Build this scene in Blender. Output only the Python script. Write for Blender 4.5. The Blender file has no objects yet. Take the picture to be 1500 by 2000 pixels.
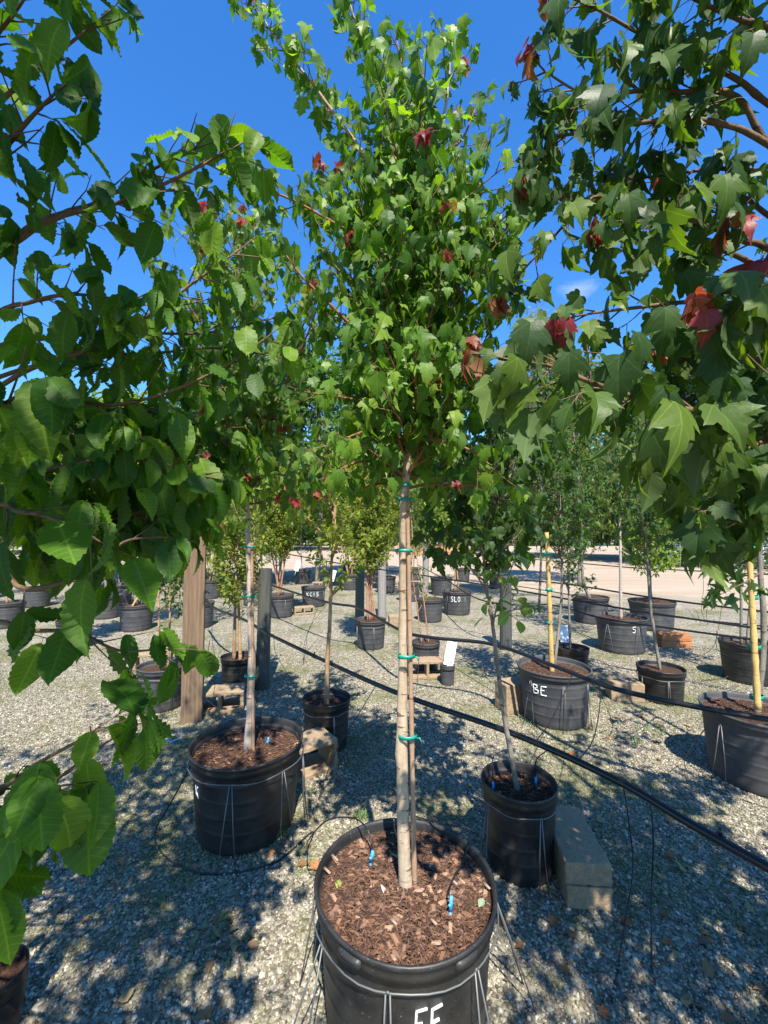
import bpy, bmesh, math, random
import numpy as np
from mathutils import Vector, Matrix
from mathutils.geometry import tessellate_polygon

random.seed(11); rng = np.random.default_rng(7)
SC = bpy.context.scene; COL = SC.collection
# ------------------------------------------------------------------ camera
F = 830.0; CAMZ = 1.62; PITCH = math.atan(40/F)
cam = bpy.data.cameras.new('camera'); camo = bpy.data.objects.new('camera', cam); COL.objects.link(camo)
camo.location = (0, 0, CAMZ); camo.rotation_euler = (math.pi/2 + PITCH, 0, 0)
cam.sensor_fit = 'VERTICAL'; cam.sensor_height = 36.0; cam.sensor_width = 27.0; cam.lens = 36.0*F/2000.0
cam.clip_start = 0.02; cam.clip_end = 5000
SC.camera = camo
# ------------------------------------------------------------------ sky and sun
SUN_EL = 55.0; SUN_DIR = Vector((0.15, -1.0, 0)).normalized()      # towards the sun, on the ground plan
w = bpy.data.worlds.new('World'); SC.world = w; w.use_nodes = True
nt = w.node_tree; bg = nt.nodes['Background']
sky = nt.nodes.new('ShaderNodeTexSky'); sky.sky_type = 'NISHITA'; sky.sun_disc = False
sky.sun_elevation = math.radians(SUN_EL); sky.sun_rotation = math.atan2(SUN_DIR.x, SUN_DIR.y)
sky.air_density = 1.15; sky.dust_density = 0.1; sky.ozone_density = 1.8; sky.altitude = 0
hs = nt.nodes.new('ShaderNodeHueSaturation'); hs.inputs['Saturation'].default_value = 1.3
nt.links.new(sky.outputs[0], hs.inputs['Color']); wb = nt.nodes.new('ShaderNodeMixRGB'); wb.blend_type = 'MULTIPLY'; wb.inputs[0].default_value = 1; wb.inputs[2].default_value = (.70, .95, 1.22, 1)
nt.links.new(hs.outputs[0], wb.inputs[1]); nt.links.new(wb.outputs[0], bg.inputs['Color'])
bg.inputs['Strength'].default_value = 0.12
sl = bpy.data.lights.new('sun', 'SUN'); sl.energy = 5.0; sl.angle = math.radians(0.53); sl.color = (1.0, 0.93, 0.82)
so = bpy.data.objects.new('sun', sl); COL.objects.link(so)
ce, se = math.cos(math.radians(SUN_EL)), math.sin(math.radians(SUN_EL))
so.rotation_euler = Vector((SUN_DIR.x*ce, SUN_DIR.y*ce, se)).to_track_quat('Z', 'Y').to_euler()
so.location = (1, -6, 9)
vs = SC.view_settings; vs.view_transform = 'Standard'; vs.look = 'None'; vs.gamma = 1.0; vs.use_curve_mapping = False
vs.exposure = 1.0
SC.cycles.use_denoising = True; SC.cycles.max_bounces = 5; SC.cycles.transmission_bounces = 4
SC.cycles.transparent_max_bounces = 6; SC.cycles.diffuse_bounces = 3; SC.cycles.glossy_bounces = 2
SC.cycles.use_adaptive_sampling = True

# ------------------------------------------------------------------ helpers
CP, SP = math.cos(PITCH), math.sin(PITCH)
def ray(px, py):
    a, b = (px-750)/F, (1000-py)/F
    return Vector((a, CP - b*SP, SP + b*CP))
def P(px, py, Y):                       # authoring aid: the point at distance Y seen along a sight line of the survey
    d = ray(px, py); return Vector((0, 0, CAMZ)) + d*(Y/d.y)
def PZ(px, py, z):
    d = ray(px, py); return Vector((0, 0, CAMZ)) + d*((z-CAMZ)/d.z)
def pix(p):
    x, y, z = p[0], p[1], p[2]-CAMZ
    v = y*CP + z*SP; u = -y*SP + z*CP
    return (750+F*x/v, 1000-F*u/v, v) if v > .05 else (0, 0, -1)
def rnd(a=0, b=1): return random.uniform(a, b)
def rv(s=1): return Vector((random.gauss(0, s), random.gauss(0, s), random.gauss(0, s)))
def link(o): COL.objects.link(o); return o
def tag(o, label=None, cat=None, group=None, kind=None):
    if label: o['label'] = label
    if cat: o['category'] = cat
    if group: o['group'] = group
    if kind: o['kind'] = kind
    return o
def empty(name, loc, label, cat, group=None):
    o = link(bpy.data.objects.new(name, None)); o.location = loc; o.empty_display_size = .1
    return tag(o, label, cat, group)
class MB:
    def __init__(s): s.v = []; s.f = []
    def add(s, vs_, fs):
        b = len(s.v); s.v += [tuple(p) for p in vs_]; s.f += [tuple(i+b for i in f) for f in fs]; return s
    def tube(s, pts, r, seg=6, cap=True, closed=False):
        n = len(pts)
        if not hasattr(r, '__len__'): r = [r]*n
        pts = [Vector(p) for p in pts]; V = []; up = None
        for i in range(n):
            a = pts[(i-1) % n] if (closed or i) else pts[0]; b = pts[(i+1) % n] if (closed or i < n-1) else pts[-1]
            t = (b-a); t = t.normalized() if t.length > 1e-9 else Vector((0, 0, 1))
            if up is None: up = t.orthogonal().normalized()
            up = (up - t*up.dot(t)); up = up.normalized() if up.length > 1e-6 else t.orthogonal().normalized()
            sd = t.cross(up)
            for k in range(seg):
                an = 2*math.pi*k/seg; V.append(pts[i] + (up*math.cos(an)+sd*math.sin(an))*r[i])
        Fs = []
        for i in range(n if closed else n-1):
            j = (i+1) % n
            for k in range(seg):
                l = (k+1) % seg; Fs.append((i*seg+k, i*seg+l, j*seg+l, j*seg+k))
        if cap and not closed:
            Fs.append(tuple(range(seg-1, -1, -1))); Fs.append(tuple((n-1)*seg+k for k in range(seg)))
        return s.add(V, Fs)
    def box(s, c, d, rot=0, bev=0):
        x, y, z = d[0]/2, d[1]/2, d[2]/2; cr, sr = math.cos(rot), math.sin(rot)
        V = [(c[0]+cr*a-sr*b, c[1]+sr*a+cr*b, c[2]+e) for e in (-z, z) for a, b in ((-x, -y), (x, -y), (x, y), (-x, y))]
        return s.add(V, [(3, 2, 1, 0), (4, 5, 6, 7), (0, 1, 5, 4), (1, 2, 6, 5), (2, 3, 7, 6), (3, 0, 4, 7)])
    def lathe(s, prof, seg=48, c=(0, 0, 0), ax=1, ay=1, wob=None):
        n = len(prof); V = []
        for k in range(seg):
            an = 2*math.pi*k/seg
            k_ = 1 if wob is None else 1+.010*math.sin(2*an+wob)+.006*math.sin(3*an+wob*2.3)+.003*math.sin(5*an+wob*4)
            for r, z in prof: r = r*k_; V.append((c[0]+ax*r*math.cos(an), c[1]+ay*r*math.sin(an), c[2]+z))
        Fs = []
        for k in range(seg):
            l = (k+1) % seg
            for i in range(n-1): Fs.append((k*n+i, l*n+i, l*n+i+1, k*n+i+1))
        return s.add(V, Fs)
    def build(s, name, mat, parent=None, smooth=True, off=(0, 0, 0)):
        me = bpy.data.meshes.new(name)
        if off != (0, 0, 0): s.v = [(a-off[0], b-off[1], c-off[2]) for a, b, c in s.v]
        me.from_pydata(s.v, [], s.f); me.materials.append(mat)
        if smooth: me.shade_smooth()
        me.update(); o = link(bpy.data.objects.new(name, me)); o.parent = parent; return o
def catmull(pts, n=6, closed=False):
    pts = [Vector(p) for p in pts]; m = len(pts); out = []
    for i in range(m if closed else m-1):
        if closed: a, b, c, d = (pts[(i+k-1) % m] for k in range(4))
        else: a, b, c, d = pts[max(i-1, 0)], pts[i], pts[i+1], pts[min(i+2, m-1)]
        for k in range(n):
            t = k/n; out.append(.5*((2*b)+(c-a)*t+(2*a-5*b+4*c-d)*t*t+(3*b-a-3*c+d)*t**3))
    if not closed: out.append(pts[-1])
    return out
def bevel(o, wd=.004, seg=2):
    m = o.modifiers.new('bevel', 'BEVEL'); m.width = wd; m.segments = seg; m.limit_method = 'ANGLE'; return o

# ------------------------------------------------------------------ materials
class NT:
    def __init__(s, name):
        s.m = bpy.data.materials.new(name); s.m.use_nodes = True; s.t = s.m.node_tree; s.b = s.t.nodes['Principled BSDF']
        s.out = s.t.nodes['Material Output']
    def n(s, ty, **kw):
        x = s.t.nodes.new('ShaderNode'+ty)
        for k, v in kw.items():
            if k.startswith('i_'):
                kk = k[2:].replace('_', ' '); x.inputs[int(kk) if kk.isdigit() else kk].default_value = v
            else: setattr(x, k, v)
        return x
    def l(s, a, b): s.t.links.new(a, b)
    def noise(s, scale, detail=4, rough=.6, co=None, w=0):
        x = s.n('TexNoise'); x.inputs['Scale'].default_value = scale; x.inputs['Detail'].default_value = detail; x.inputs['Roughness'].default_value = rough
        if co: s.l(co, x.inputs['Vector'])
        return x.outputs['Fac']
    def ramp(s, fac, stops):
        r = s.n('ValToRGB'); e = r.color_ramp.elements
        while len(e) < len(stops): e.new(.5)
        for i, (p, c) in enumerate(stops): e[i].position = p; e[i].color = (*c, 1)
        s.l(fac, r.inputs[0]); return r.outputs[0]
    def mix(s, f, a, b, mode='MIX'):
        x = s.n('MixRGB', blend_type=mode)
        for i, v in ((0, f), (1, a), (2, b)):
            if hasattr(v, 'is_linked'): s.l(v, x.inputs[i])
            else: x.inputs[i].default_value = v if i == 0 else (*v, 1)
        return x.outputs[0]
    def math(s, op, a, b=0, c=0):
        x = s.n('Math', operation=op)
        for i, v in enumerate((a, b, c)):
            if hasattr(v, 'is_linked'): s.l(v, x.inputs[i])
            else: x.inputs[i].default_value = v
        return x.outputs[0]
    def bump(s, h, st=.4, d=.01):
        b = s.n('Bump'); b.inputs['Strength'].default_value = st; b.inputs['Distance'].default_value = d
        s.l(h, b.inputs['Height']); s.l(b.outputs[0], s.b.inputs['Normal'])
    def set(s, col=None, rough=None, metal=None, spec=None):
        for k, v in (('Base Color', col), ('Roughness', rough), ('Metallic', metal), ('Specular IOR Level', spec)):
            if v is None: continue
            if hasattr(v, 'is_linked'): s.l(v, s.b.inputs[k])
            else: s.b.inputs[k].default_value = (*v, 1) if isinstance(v, tuple) else v
        return s.m
def obj_co(N): return N.n('TexCoord').outputs['Object']
def geo_co(N): return N.n('NewGeometry').outputs['Position']

def m_plastic(name, col, rough=.42, dust=.25):
    N = NT(name); co = geo_co(N)
    n1 = N.noise(7, 5, .65, co); n2 = N.noise(160, 2, .6, co)
    d = N.math('MULTIPLY', N.math('SUBTRACT', n1, .38), dust*3); d = N.math('MAXIMUM', N.math('MINIMUM', d, .6), 0)
    c = N.mix(d, col, (.17, .155, .13)); c = N.mix(N.math('MULTIPLY', N.math('GREATER_THAN', n2, .69), .5), c, (.25, .24, .21))
    N.bump(N.noise(60, 3, .5, co), .12, .004)
    return N.set(c, N.math('ADD', rough, N.math('MULTIPLY', n1, .25)))
def m_bark(name, c1, c2, c3, band=26):
    N = NT(name); co = geo_co(N)
    mp = N.n('Mapping'); mp.inputs['Scale'].default_value = (1, 1, .25); N.l(co, mp.inputs[0])
    n1 = N.noise(38, 6, .65, mp.outputs[0])
    mp2 = N.n('Mapping'); mp2.inputs['Scale'].default_value = (.5, .5, 3); N.l(co, mp2.inputs[0])
    n2 = N.noise(band, 3, .6, mp2.outputs[0]); n3 = N.noise(5, 3, .6, co)
    c = N.ramp(n1, [(.3, c2), (.62, c1)]); c = N.mix(N.math('GREATER_THAN', n2, .64), c, c3)
    c = N.mix(N.math('MULTIPLY', N.math('MAXIMUM', N.math('SUBTRACT', n3, .5), 0), 2.2), c, c3)
    N.bump(N.math('ADD', n1, n2), .5, .004)
    return N.set(c, .8, spec=.25)
def m_wood(name, c1, c2):
    N = NT(name); co = obj_co(N)
    mp = N.n('Mapping'); mp.inputs['Scale'].default_value = (1, 1, .06); N.l(co, mp.inputs[0])
    n1 = N.noise(55, 6, .7, mp.outputs[0]); n2 = N.noise(9, 4, .6, co)
    wv = N.n('TexWave'); wv.inputs['Scale'].default_value = 9; wv.inputs['Distortion'].default_value = 7; wv.inputs['Detail'].default_value = 3
    wv.inputs['Detail Scale'].default_value = 1.2; N.l(mp.outputs[0], wv.inputs['Vector'])
    c = N.ramp(n1, [(.28, c2), (.68, c1)]); c = N.mix(N.math('MULTIPLY', wv.outputs['Fac'], .35), c, c2)
    c = N.mix(N.math('MULTIPLY', n2, .35), c, tuple(x*.7 for x in c2))
    N.bump(N.math('ADD', n1, N.math('MULTIPLY', wv.outputs['Fac'], .5)), .55, .006)
    return N.set(c, .85, spec=.2)
def m_rough(name, c1, c2, sc=30, rough=.9, bump=.5, dist=.006, spot=None):
    N = NT(name); co = obj_co(N); n1 = N.noise(sc, 6, .7, co); n2 = N.noise(sc*.12, 3, .6, co)
    c = N.ramp(n1, [(.3, c2), (.7, c1)]); c = N.mix(N.math('MULTIPLY', n2, .5), c, c2)
    if spot: c = N.mix(N.math('GREATER_THAN', N.noise(sc*5, 2, .5, co), .66), c, spot)
    N.bump(n1, bump, dist); return N.set(c, rough, spec=.25)
def m_plain(name, col, rough=.5, metal=0, var=.15):
    N = NT(name); n1 = N.noise(25, 4, .6, geo_co(N))
    c = N.mix(n1, tuple(x*(1-var) for x in col), tuple(min(1, x*(1+var)) for x in col)); return N.set(c, rough, metal)
def m_leaf(name, kind='maple', transl=.38, rough=.38, back=1.15, tcol=(2.3, 2.4, .35)):
    N = NT(name)
    tint = N.n('Attribute', attribute_name='tint').outputs['Color']; lc = N.n('Attribute', attribute_name='lc').outputs['Vector']
    sp = N.n('SeparateXYZ'); N.l(lc, sp.inputs[0]); ax = N.math('ABSOLUTE', sp.outputs[0]); y = sp.outputs[1]
    co = geo_co(N); nz = N.noise(45, 3, .6, co)
    if kind == 'beech':
        st = N.math('PINGPONG', N.math('MULTIPLY', N.math('SUBTRACT', y, N.math('MULTIPLY', ax, .55)), 9.5), .5)
        v = N.math('MAXIMUM', N.math('LESS_THAN', ax, .014), N.math('MULTIPLY', N.math('LESS_THAN', st, .055), .8))
    elif kind == 'maple':
        d1 = N.math('ABSOLUTE', N.math('SUBTRACT', N.math('MULTIPLY', ax, .72), N.math('MULTIPLY', y, .69)))
        d2 = N.math('ABSOLUTE', N.math('SUBTRACT', N.math('MULTIPLY', ax, .94), N.math('MULTIPLY', N.math('SUBTRACT', y, .42), .5)))
        v = N.math('MAXIMUM', N.math('LESS_THAN', ax, .014), N.math('LESS_THAN', d1, .011))
        v = N.math('MAXIMUM', v, N.math('MULTIPLY', N.math('LESS_THAN', d2, .008), .6))
    else: v = N.math('LESS_THAN', ax, .02)
    N.bump(N.math('ADD', N.math('MULTIPLY', v, -.6), N.noise(130, 2, .6, co)), .35, .0015)
    c = N.mix(N.math('MULTIPLY', v, .6), tint, N.mix(1.0, tint, (1.9, 1.7, 1.7), 'MULTIPLY'))
    c = N.mix(N.math('MULTIPLY', nz, .5), c, N.mix(1.0, c, (.7, .72, .65), 'MULTIPLY'))
    sp_ = N.noise(70, 3, .7, co); c = N.mix(N.math('MULTIPLY', N.math('GREATER_THAN', sp_, .70), .55), c, (.16, .10, .035))
    bk = N.n('NewGeometry').outputs['Backfacing']
    cb = N.mix(1.0, N.mix(.3, c, (.13, .17, .09)), (back, back, back), 'MULTIPLY'); c2 = N.mix(bk, c, cb)
    N.set(c2, N.math('ADD', rough+.08, N.math('MULTIPLY', bk, .3)), spec=.26)
    tr = N.n('BsdfTranslucent'); N.l(N.mix(1.0, c, tcol, 'MULTIPLY'), tr.inputs['Color'])
    mx = N.n('MixShader'); mx.inputs[0].default_value = transl
    N.l(N.b.outputs[0], mx.inputs[1]); N.l(tr.outputs[0], mx.inputs[2]); N.l(mx.outputs[0], N.out.inputs['Surface'])
    return N.m

M = {}
M['pot'] = m_plastic('black_plastic', (.011, .011, .012), .36, .2)
M['potgrey'] = m_plastic('weathered_plastic', (.042, .044, .05), .55, .35)
M['maplebark'] = m_bark('maple_bark', (.50, .40, .29), (.32, .24, .165), (.15, .09, .055), 22)
M['palebark'] = m_bark('pale_bark', (.50, .42, .35), (.35, .28, .23), (.19, .12, .09), 24)
M['greybark'] = m_bark('grey_bark', (.26, .23, .19), (.15, .13, .10), (.09, .07, .05), 20)
M['tanbark'] = m_bark('tan_bark', (.42, .28, .16), (.27, .16, .085), (.16, .085, .05), 14)
M['redbark'] = m_bark('cinnamon_bark', (.42, .23, .14), (.27, .12, .07), (.15, .07, .05), 14)
M['twig'] = m_bark('twig_bark', (.20, .13, .075), (.11, .07, .045), (.07, .04, .03), 30)
M['redtwig'] = m_bark('petiole_skin', (.30, .13, .07), (.22, .11, .05), (.16, .05, .04), 30)
M['bamboo'] = m_bark('bamboo_skin', (.62, .43, .16), (.48, .31, .10), (.30, .17, .06), 9)
M['cane'] = m_bark('weathered_cane', (.40, .27, .18), (.28, .17, .11), (.17, .09, .06), 9)
M['post'] = m_wood('raw_timber', (.29, .20, .13), (.13, .085, .052))
M['greypost'] = m_wood('weathered_timber', (.13, .13, .115), (.06, .062, .055))
M['palepost'] = m_wood('silvered_timber', (.38, .36, .33), (.22, .20, .18))
M['block'] = m_rough('buff_concrete', (.40, .30, .19), (.25, .175, .105), 45, .95, .6, .006, (.5, .42, .3))
M['brick'] = m_rough('orange_brick', (.52, .22, .09), (.38, .15, .06), 60, .9, .4, .004)
M['soil'] = m_rough('potting_soil', (.11, .055, .033), (.035, .019, .013), 70, .97, .9, .012, (.20, .12, .07))
M['wire'] = m_plain('galvanised_wire', (.17, .172, .165), .5, .5)
M['tube'] = m_plain('black_poly_tube', (.013, .013, .015), .38)
M['pipe'] = m_plain('black_poly_pipe', (.010, .010, .012), .28)
M['tape'] = m_plain('green_tie_tape', (.005, .26, .19), .4)
M['blue'] = m_plain('blue_plastic', (.06, .36, .75), .4)
M['red'] = m_plain('red_ribbon', (.75, .06, .03), .5)
M['paint'] = m_plain('white_marker', (.82, .82, .80), .6)
M['white'] = m_plain('white_card', (.80, .80, .78), .5)
M['ink'] = m_plain('grey_print', (.30, .30, .33), .6)
M['cagewire'] = m_plain('pale_wire', (.50, .54, .56), .5, .3)
M['maple'] = m_leaf('maple_leaf', 'maple', .40, .36)
M['beech'] = m_leaf('beech_leaf', 'beech', .42, .40)
M['oval'] = m_leaf('small_leaf', 'oval', .42, .38)
M['dry'] = m_leaf('dry_leaf', 'maple', .1, .8, 1.1, (1.2, 1, .6))

# ------------------------------------------------------------------ leaf shapes
def half_maple(star=False):
    if star: return [(0, 0), (.16, -.10), (.46, -.06), (.24, .14), (.40, .26), (.62, .46), (.34, .42), (.17, .44), (.16, .66), (.08, .84), (0, 1.05)]
    return [(0, 0), (.13, -.055), (.25, -.02), (.33, .10), (.29, .16), (.41, .28), (.43, .38), (.55, .53), (.42, .51), (.36, .55), (.22, .50), (.25, .62), (.27, .70), (.17, .74), (.15, .82), (.08, .90), (0, 1.07)]
def shape_maple(i, star=False):
    r = random.Random(50+i+(30 if star else 0)); verts = []; faces = []; h = half_maple(star); mid = [(0, .78), (0, .52), (0, .26)]
    fold = r.uniform(.0, .55); dr = r.uniform(.0, .65); kx = r.uniform(-.2, 1.0); tw = r.uniform(-.4, .4); tip = r.uniform(0, .7)
    for sgn in (1, -1):
        pl = [(x*r.uniform(.88, 1.12), y+r.uniform(-.025, .025)*(x > 0)) for x, y in h] + mid
        b = len(verts)
        for x, y in pl:
            z = fold*x - dr*y*y - kx*x*x + tw*sgn*x*y - tip*max(0, y-.6)**2*2
            verts.append((sgn*x, y, z))
        tri = tessellate_polygon([[Vector((x, y, 0)) for x, y in pl]])
        for t in tri:
            a, c, d = t; ar = (pl[c][0]-pl[a][0])*(pl[d][1]-pl[a][1])-(pl[c][1]-pl[a][1])*(pl[d][0]-pl[a][0])
            if (ar > 0) != (sgn > 0): t = (a, d, c)
            faces.append(tuple(q+b for q in t))
    return np.array(verts), np.array(faces)
def shape_beech(i):
    r = random.Random(200+i); verts = []; faces = []; nv = 9; rows = 2*nv; cols = (-1, -.5, 0, .5, 1)
    fold = r.uniform(.0, .75); dr = r.uniform(-.1, .75); wv = r.uniform(.0, .07); ph = r.uniform(0, 6); wd = r.uniform(.23, .31); tw = r.uniform(-.3, .3)
    for j in range(rows+1):
        v = j/rows; wid = wd*np.interp(v, [0, .05, .15, .3, .45, .6, .75, .87, .95, 1], [0, .42, .78, .98, 1, .86, .58, .28, .09, 0])
        for u in cols:
            a = abs(u); x = u*wid*(1+(.028 if j % 2 else -.022)*(a == 1)); y = v+a*.11*math.sin(math.pi*v)
            pl = .027*(1 if j % 2 else -1)*(a > 0)*math.sin(math.pi*v)**.5
            z = fold*a*wid - dr*v*v + pl + wv*math.sin(v*9+ph)*a + tw*u*wid*v
            verts.append((x, y, z))
    for j in range(rows):
        for k in range(4):
            a = j*5+k; faces += [(a, a+1, a+6), (a, a+6, a+5)]
    return np.array(verts), np.array(faces)
def shape_oval(i, wd=.28):
    r = random.Random(300+i); fold = r.uniform(.1, .6); dr = r.uniform(0, .4)
    pts = [(0, 0), (wd*.75, .25), (wd, .5), (wd*.6, .78), (0, 1)]
    verts = [(x, y, fold*x-dr*y*y) for x, y in pts] + [(-x, y, fold*x-dr*y*y) for x, y in pts[1:4]] + [(0, .5, -dr*.25)]
    faces = [(0, 1, 8), (1, 2, 8), (2, 3, 8), (3, 4, 8), (0, 8, 5), (5, 8, 6), (6, 8, 7), (7, 8, 4)]
    return np.array(verts), np.array(faces)
def shape_tiny(i):
    r = random.Random(400+i); f = r.uniform(.1, .5)
    return np.array([(0, 0, 0), (.3, .5, f*.3), (0, 1, -.2), (-.3, .5, f*.3)]), np.array([(0, 1, 2), (0, 2, 3)])
NVAR = 10
SHAPES = {'maple': [shape_maple(i) for i in range(NVAR)], 'star': [shape_maple(i, True) for i in range(NVAR)],
          'beech': [shape_beech(i) for i in range(NVAR)], 'oval': [shape_oval(i) for i in range(NVAR)],
          'heart': [shape_oval(i, .42) for i in range(NVAR)], 'narrow': [shape_oval(i, .13) for i in range(NVAR)], 'tiny': [shape_tiny(i) for i in range(NVAR)]}
def np_mesh(name, V, T, LC, TI, mat):
    me = bpy.data.meshes.new(name); nv, nf = len(V), len(T)
    me.vertices.add(nv); me.vertices.foreach_set('co', np.ascontiguousarray(V, dtype=np.float32).ravel())
    me.loops.add(nf*3); me.loops.foreach_set('vertex_index', np.ascontiguousarray(T, dtype=np.int32).ravel())
    me.polygons.add(nf); me.polygons.foreach_set('loop_start', np.arange(0, nf*3, 3, dtype=np.int32))
    try: me.polygons.foreach_set('loop_total', np.full(nf, 3, dtype=np.int32))
    except Exception: pass
    me.polygons.foreach_set('use_smooth', np.ones(nf, dtype=bool))
    a = me.attributes.new('lc', 'FLOAT_VECTOR', 'POINT'); a.data.foreach_set('vector', np.ascontiguousarray(LC, dtype=np.float32).ravel())
    a = me.attributes.new('tint', 'FLOAT_COLOR', 'POINT'); a.data.foreach_set('color', np.ascontiguousarray(np.c_[TI, np.ones(len(TI))], dtype=np.float32).ravel())
    me.materials.append(mat); me.update(calc_edges=True); return me
LEAFCACHE = {}
def leaf_mesh(shape, var, tint, mat):
    key = (shape, var, tuple(round(t, 3) for t in tint), mat.name)
    if key not in LEAFCACHE:
        V, T = SHAPES[shape][var]; LEAFCACHE[key] = np_mesh('leaf', V, T, V, np.tile(np.array(tint), (len(V), 1)), mat)
    return LEAFCACHE[key]

# ------------------------------------------------------------------ trees
class Spec:
    def __init__(s, **k):
        s.shape = 'maple'; s.mat = 'maple'; s.size = .07; s.tw = 14; s.tl = .16; s.node = .045; s.pet = .45; s.fwd = .7; s.side = .8; s.up = .35
        s.petup = .1; s.stiff = .45; s.droop = .95; s.jit = .33; s.nz = .55; s.curve = .1; s.young = .0; s.opp = 2
        s.greens = [(.078, .145, .022), (.105, .180, .026), (.135, .215, .032), (.060, .118, .022), (.17, .24, .034)]
        s.youngs = [(.30, .05, .055), (.27, .085, .045), (.22, .03, .045)]
        s.twig = 'twig'; s.twr = .0022
        for a, b in k.items(): setattr(s, a, b)
UPV = Vector((0, 0, 1))
def along(pts, t):
    n = len(pts)-1; x = min(max(t, 0), .9999)*n; i = int(x); a, b = pts[i], pts[i+1]
    return a.lerp(b, x-i), (b-a).normalized()
class Tree:
    def __init__(s, name, label, loc, group=None, cat='tree'):
        s.loc = Vector(loc); s.o = empty(name, s.loc, label, cat, group); s.tw = MB(); s.lv = []; s.thin = 0; s.off = tuple(s.loc)
    def wood(s, name, pts, r0, r1, mat, seg=10, wob=0.0, sm=6, ex=1.0):
        p = catmull(pts, sm); n = len(p)
        if wob: p = [q+rv(wob)*min(1, i/3) for i, q in enumerate(p)]
        r = [(r0+(r1-r0)*(i/(n-1))**ex) * (1+random.uniform(-.045, .045)+(.12 if random.random() < .08 else 0)) for i in range(n)]
        MB().tube(p, r, seg).build(name, M[mat], s.o, off=s.off); return p
    def leaf(s, pos, out, S, size, young=False, pet=True):
        if s.thin:
            u, v, d = pix(pos)
            if d < .42 and (pos-Vector((0, 0, CAMZ))).length < .6: return
            if s.thin == 2 and d > 0 and -60 < u < 1560 and -60 < v < 2060 and rnd() > .03: return
        pd = (out + UPV*S.petup + rv(.25)).normalized(); b = pos + pd*S.pet*size
        if pet: s.tw.tube([pos, b], [S.twr*.5, S.twr*.4], 3, False)
        bd = (pd*S.stiff - UPV*S.droop + rv(S.jit)).normalized()
        h = Vector((pd.x, pd.y, 0)); n0 = UPV*S.nz + h*.8 + rv(.35)
        n = n0 - bd*n0.dot(bd); n = n.normalized() if n.length > 1e-4 else bd.orthogonal().normalized()
        sd = bd.cross(n)
        t = random.choice(S.youngs if young else S.greens)
        s.lv.append((b, sd, bd, n, size, random.randrange(NVAR), t))
    def inframe(s, p, m=60):
        u, v, d = pix(p); return d > 0 and -m < u < 1500+m and -m < v < 2000+m
    def twig(s, p, d, ln, S, red=False):
        if s.thin == 2 and s.inframe(p): return
        pts = [p]; q = p.copy(); dd = d.copy(); k = max(2, min(5, int(ln/.035)))
        for i in range(k):
            dd = (dd + UPV*S.curve/k + rv(.07)).normalized(); q = q + dd*(ln/k); pts.append(q.copy())
        s.tw.tube(pts, [S.twr*(1-.55*i/k) for i in range(k+1)], 4, False)
        n = max(1, int(ln/S.node)); a0 = rnd(0, 6.28)
        for i in range(n):
            t = (i+.8)/n; c, dv = along(pts, t); a0 += 1.57+rnd(-.4, .4)
            o = dv.orthogonal().normalized(); o2 = dv.cross(o)
            for j in range(S.opp):
                an = a0+j*math.pi; out = (o*math.cos(an)+o2*math.sin(an))*.85 + dv*.5
                s.leaf(c, out, S, S.size*rnd(.52, 1.18)*(1-.15*t)*(.7 if red and t > .6 else 1))
        if red or rnd() < .6:
            for j in range(5 if red else 2):
                s.leaf(pts[-1], (dd+rv(.5)).normalized(), S, S.size*rnd(.4, .7), red)
    def foliate(s, pts, S, t0=.15, dens=1, tip=None):
        L = sum((pts[i+1]-pts[i]).length for i in range(len(pts)-1)); n = max(2, int(L*(1-t0)*S.tw*dens)); a = rnd(0, 6)
        for i in range(n):
            t = t0+(1-t0)*(i+rnd())/n; p, d = along(pts, t); a += 2.4
            o = d.orthogonal().normalized(); o2 = d.cross(o); sd = o*math.cos(a)+o2*math.sin(a)
            dv = (d*S.fwd + sd*S.side + UPV*S.up + rv(.15)).normalized()
            s.twig(p, dv, S.tl*rnd(.5, 1.2)*(1-.45*t), S, rnd() < S.young)
        s.twig(pts[-1], (pts[-1]-pts[-2]).normalized(), S.tl*.5, S, (rnd() < max(.12, S.young) if S.young else False) if tip is None else tip)
    def auto(s, trunk, t0, t1, n, prof, S, mat, elev=(.5, .9), r=.008, dens=1, side=None, leaf0=.12):
        a = rnd(0, 6)
        for i in range(n):
            t = t0+(t1-t0)*(i+rnd(0, .8))/n; p, d = along(trunk, t); a += 2.4+rnd(-.3, .3)
            f = (t-t0)/max(1e-6, t1-t0); L = np.interp(f, [q[0] for q in prof], [q[1] for q in prof])*rnd(.8, 1.15); e = rnd(*elev)
            h = Vector((math.cos(a), math.sin(a), 0))
            if side is not None and h.dot(side) < -.3 and rnd() < .7: h = -h
            q = [p]; dv = (h*math.cos(e)+UPV*math.sin(e))
            for k in range(4): dv = (dv+rv(.08)+UPV*.06).normalized(); q.append(q[-1]+dv*L/4)
            if s.thin == 2 and (s.inframe(q[-1]) or s.inframe(q[2])): continue
            s.foliate(s.wood('branch', q, r*(1-.6*f), r*.3, mat, 6, sm=3), S, leaf0, dens)
    def finish(s, S, nobj=300, minpx=10):
        if s.tw.v: s.tw.build('twigs', M[S.twig], s.o, off=s.off)['kind'] = 'stuff'
        mat = M[S.mat]; score = []
        for i, l in enumerate(s.lv):
            u, v, d = pix(l[0]+l[2]*l[4]*.5); px = F*l[4]/d if d > 0 else 0
            score.append(px if (d > 0 and -20 < u < 1520 and -20 < v < 2020 and px >= minpx) else 0)
        order = sorted(range(len(s.lv)), key=lambda i: -score[i]); pick = set(i for i in order[:nobj] if score[i] > 0)
        rest = [l for i, l in enumerate(s.lv) if i not in pick]
        Vs, Ts, Ls, Cs = [], [], [], []; base = 0
        if not rest: rest = [s.lv[0]]
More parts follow.
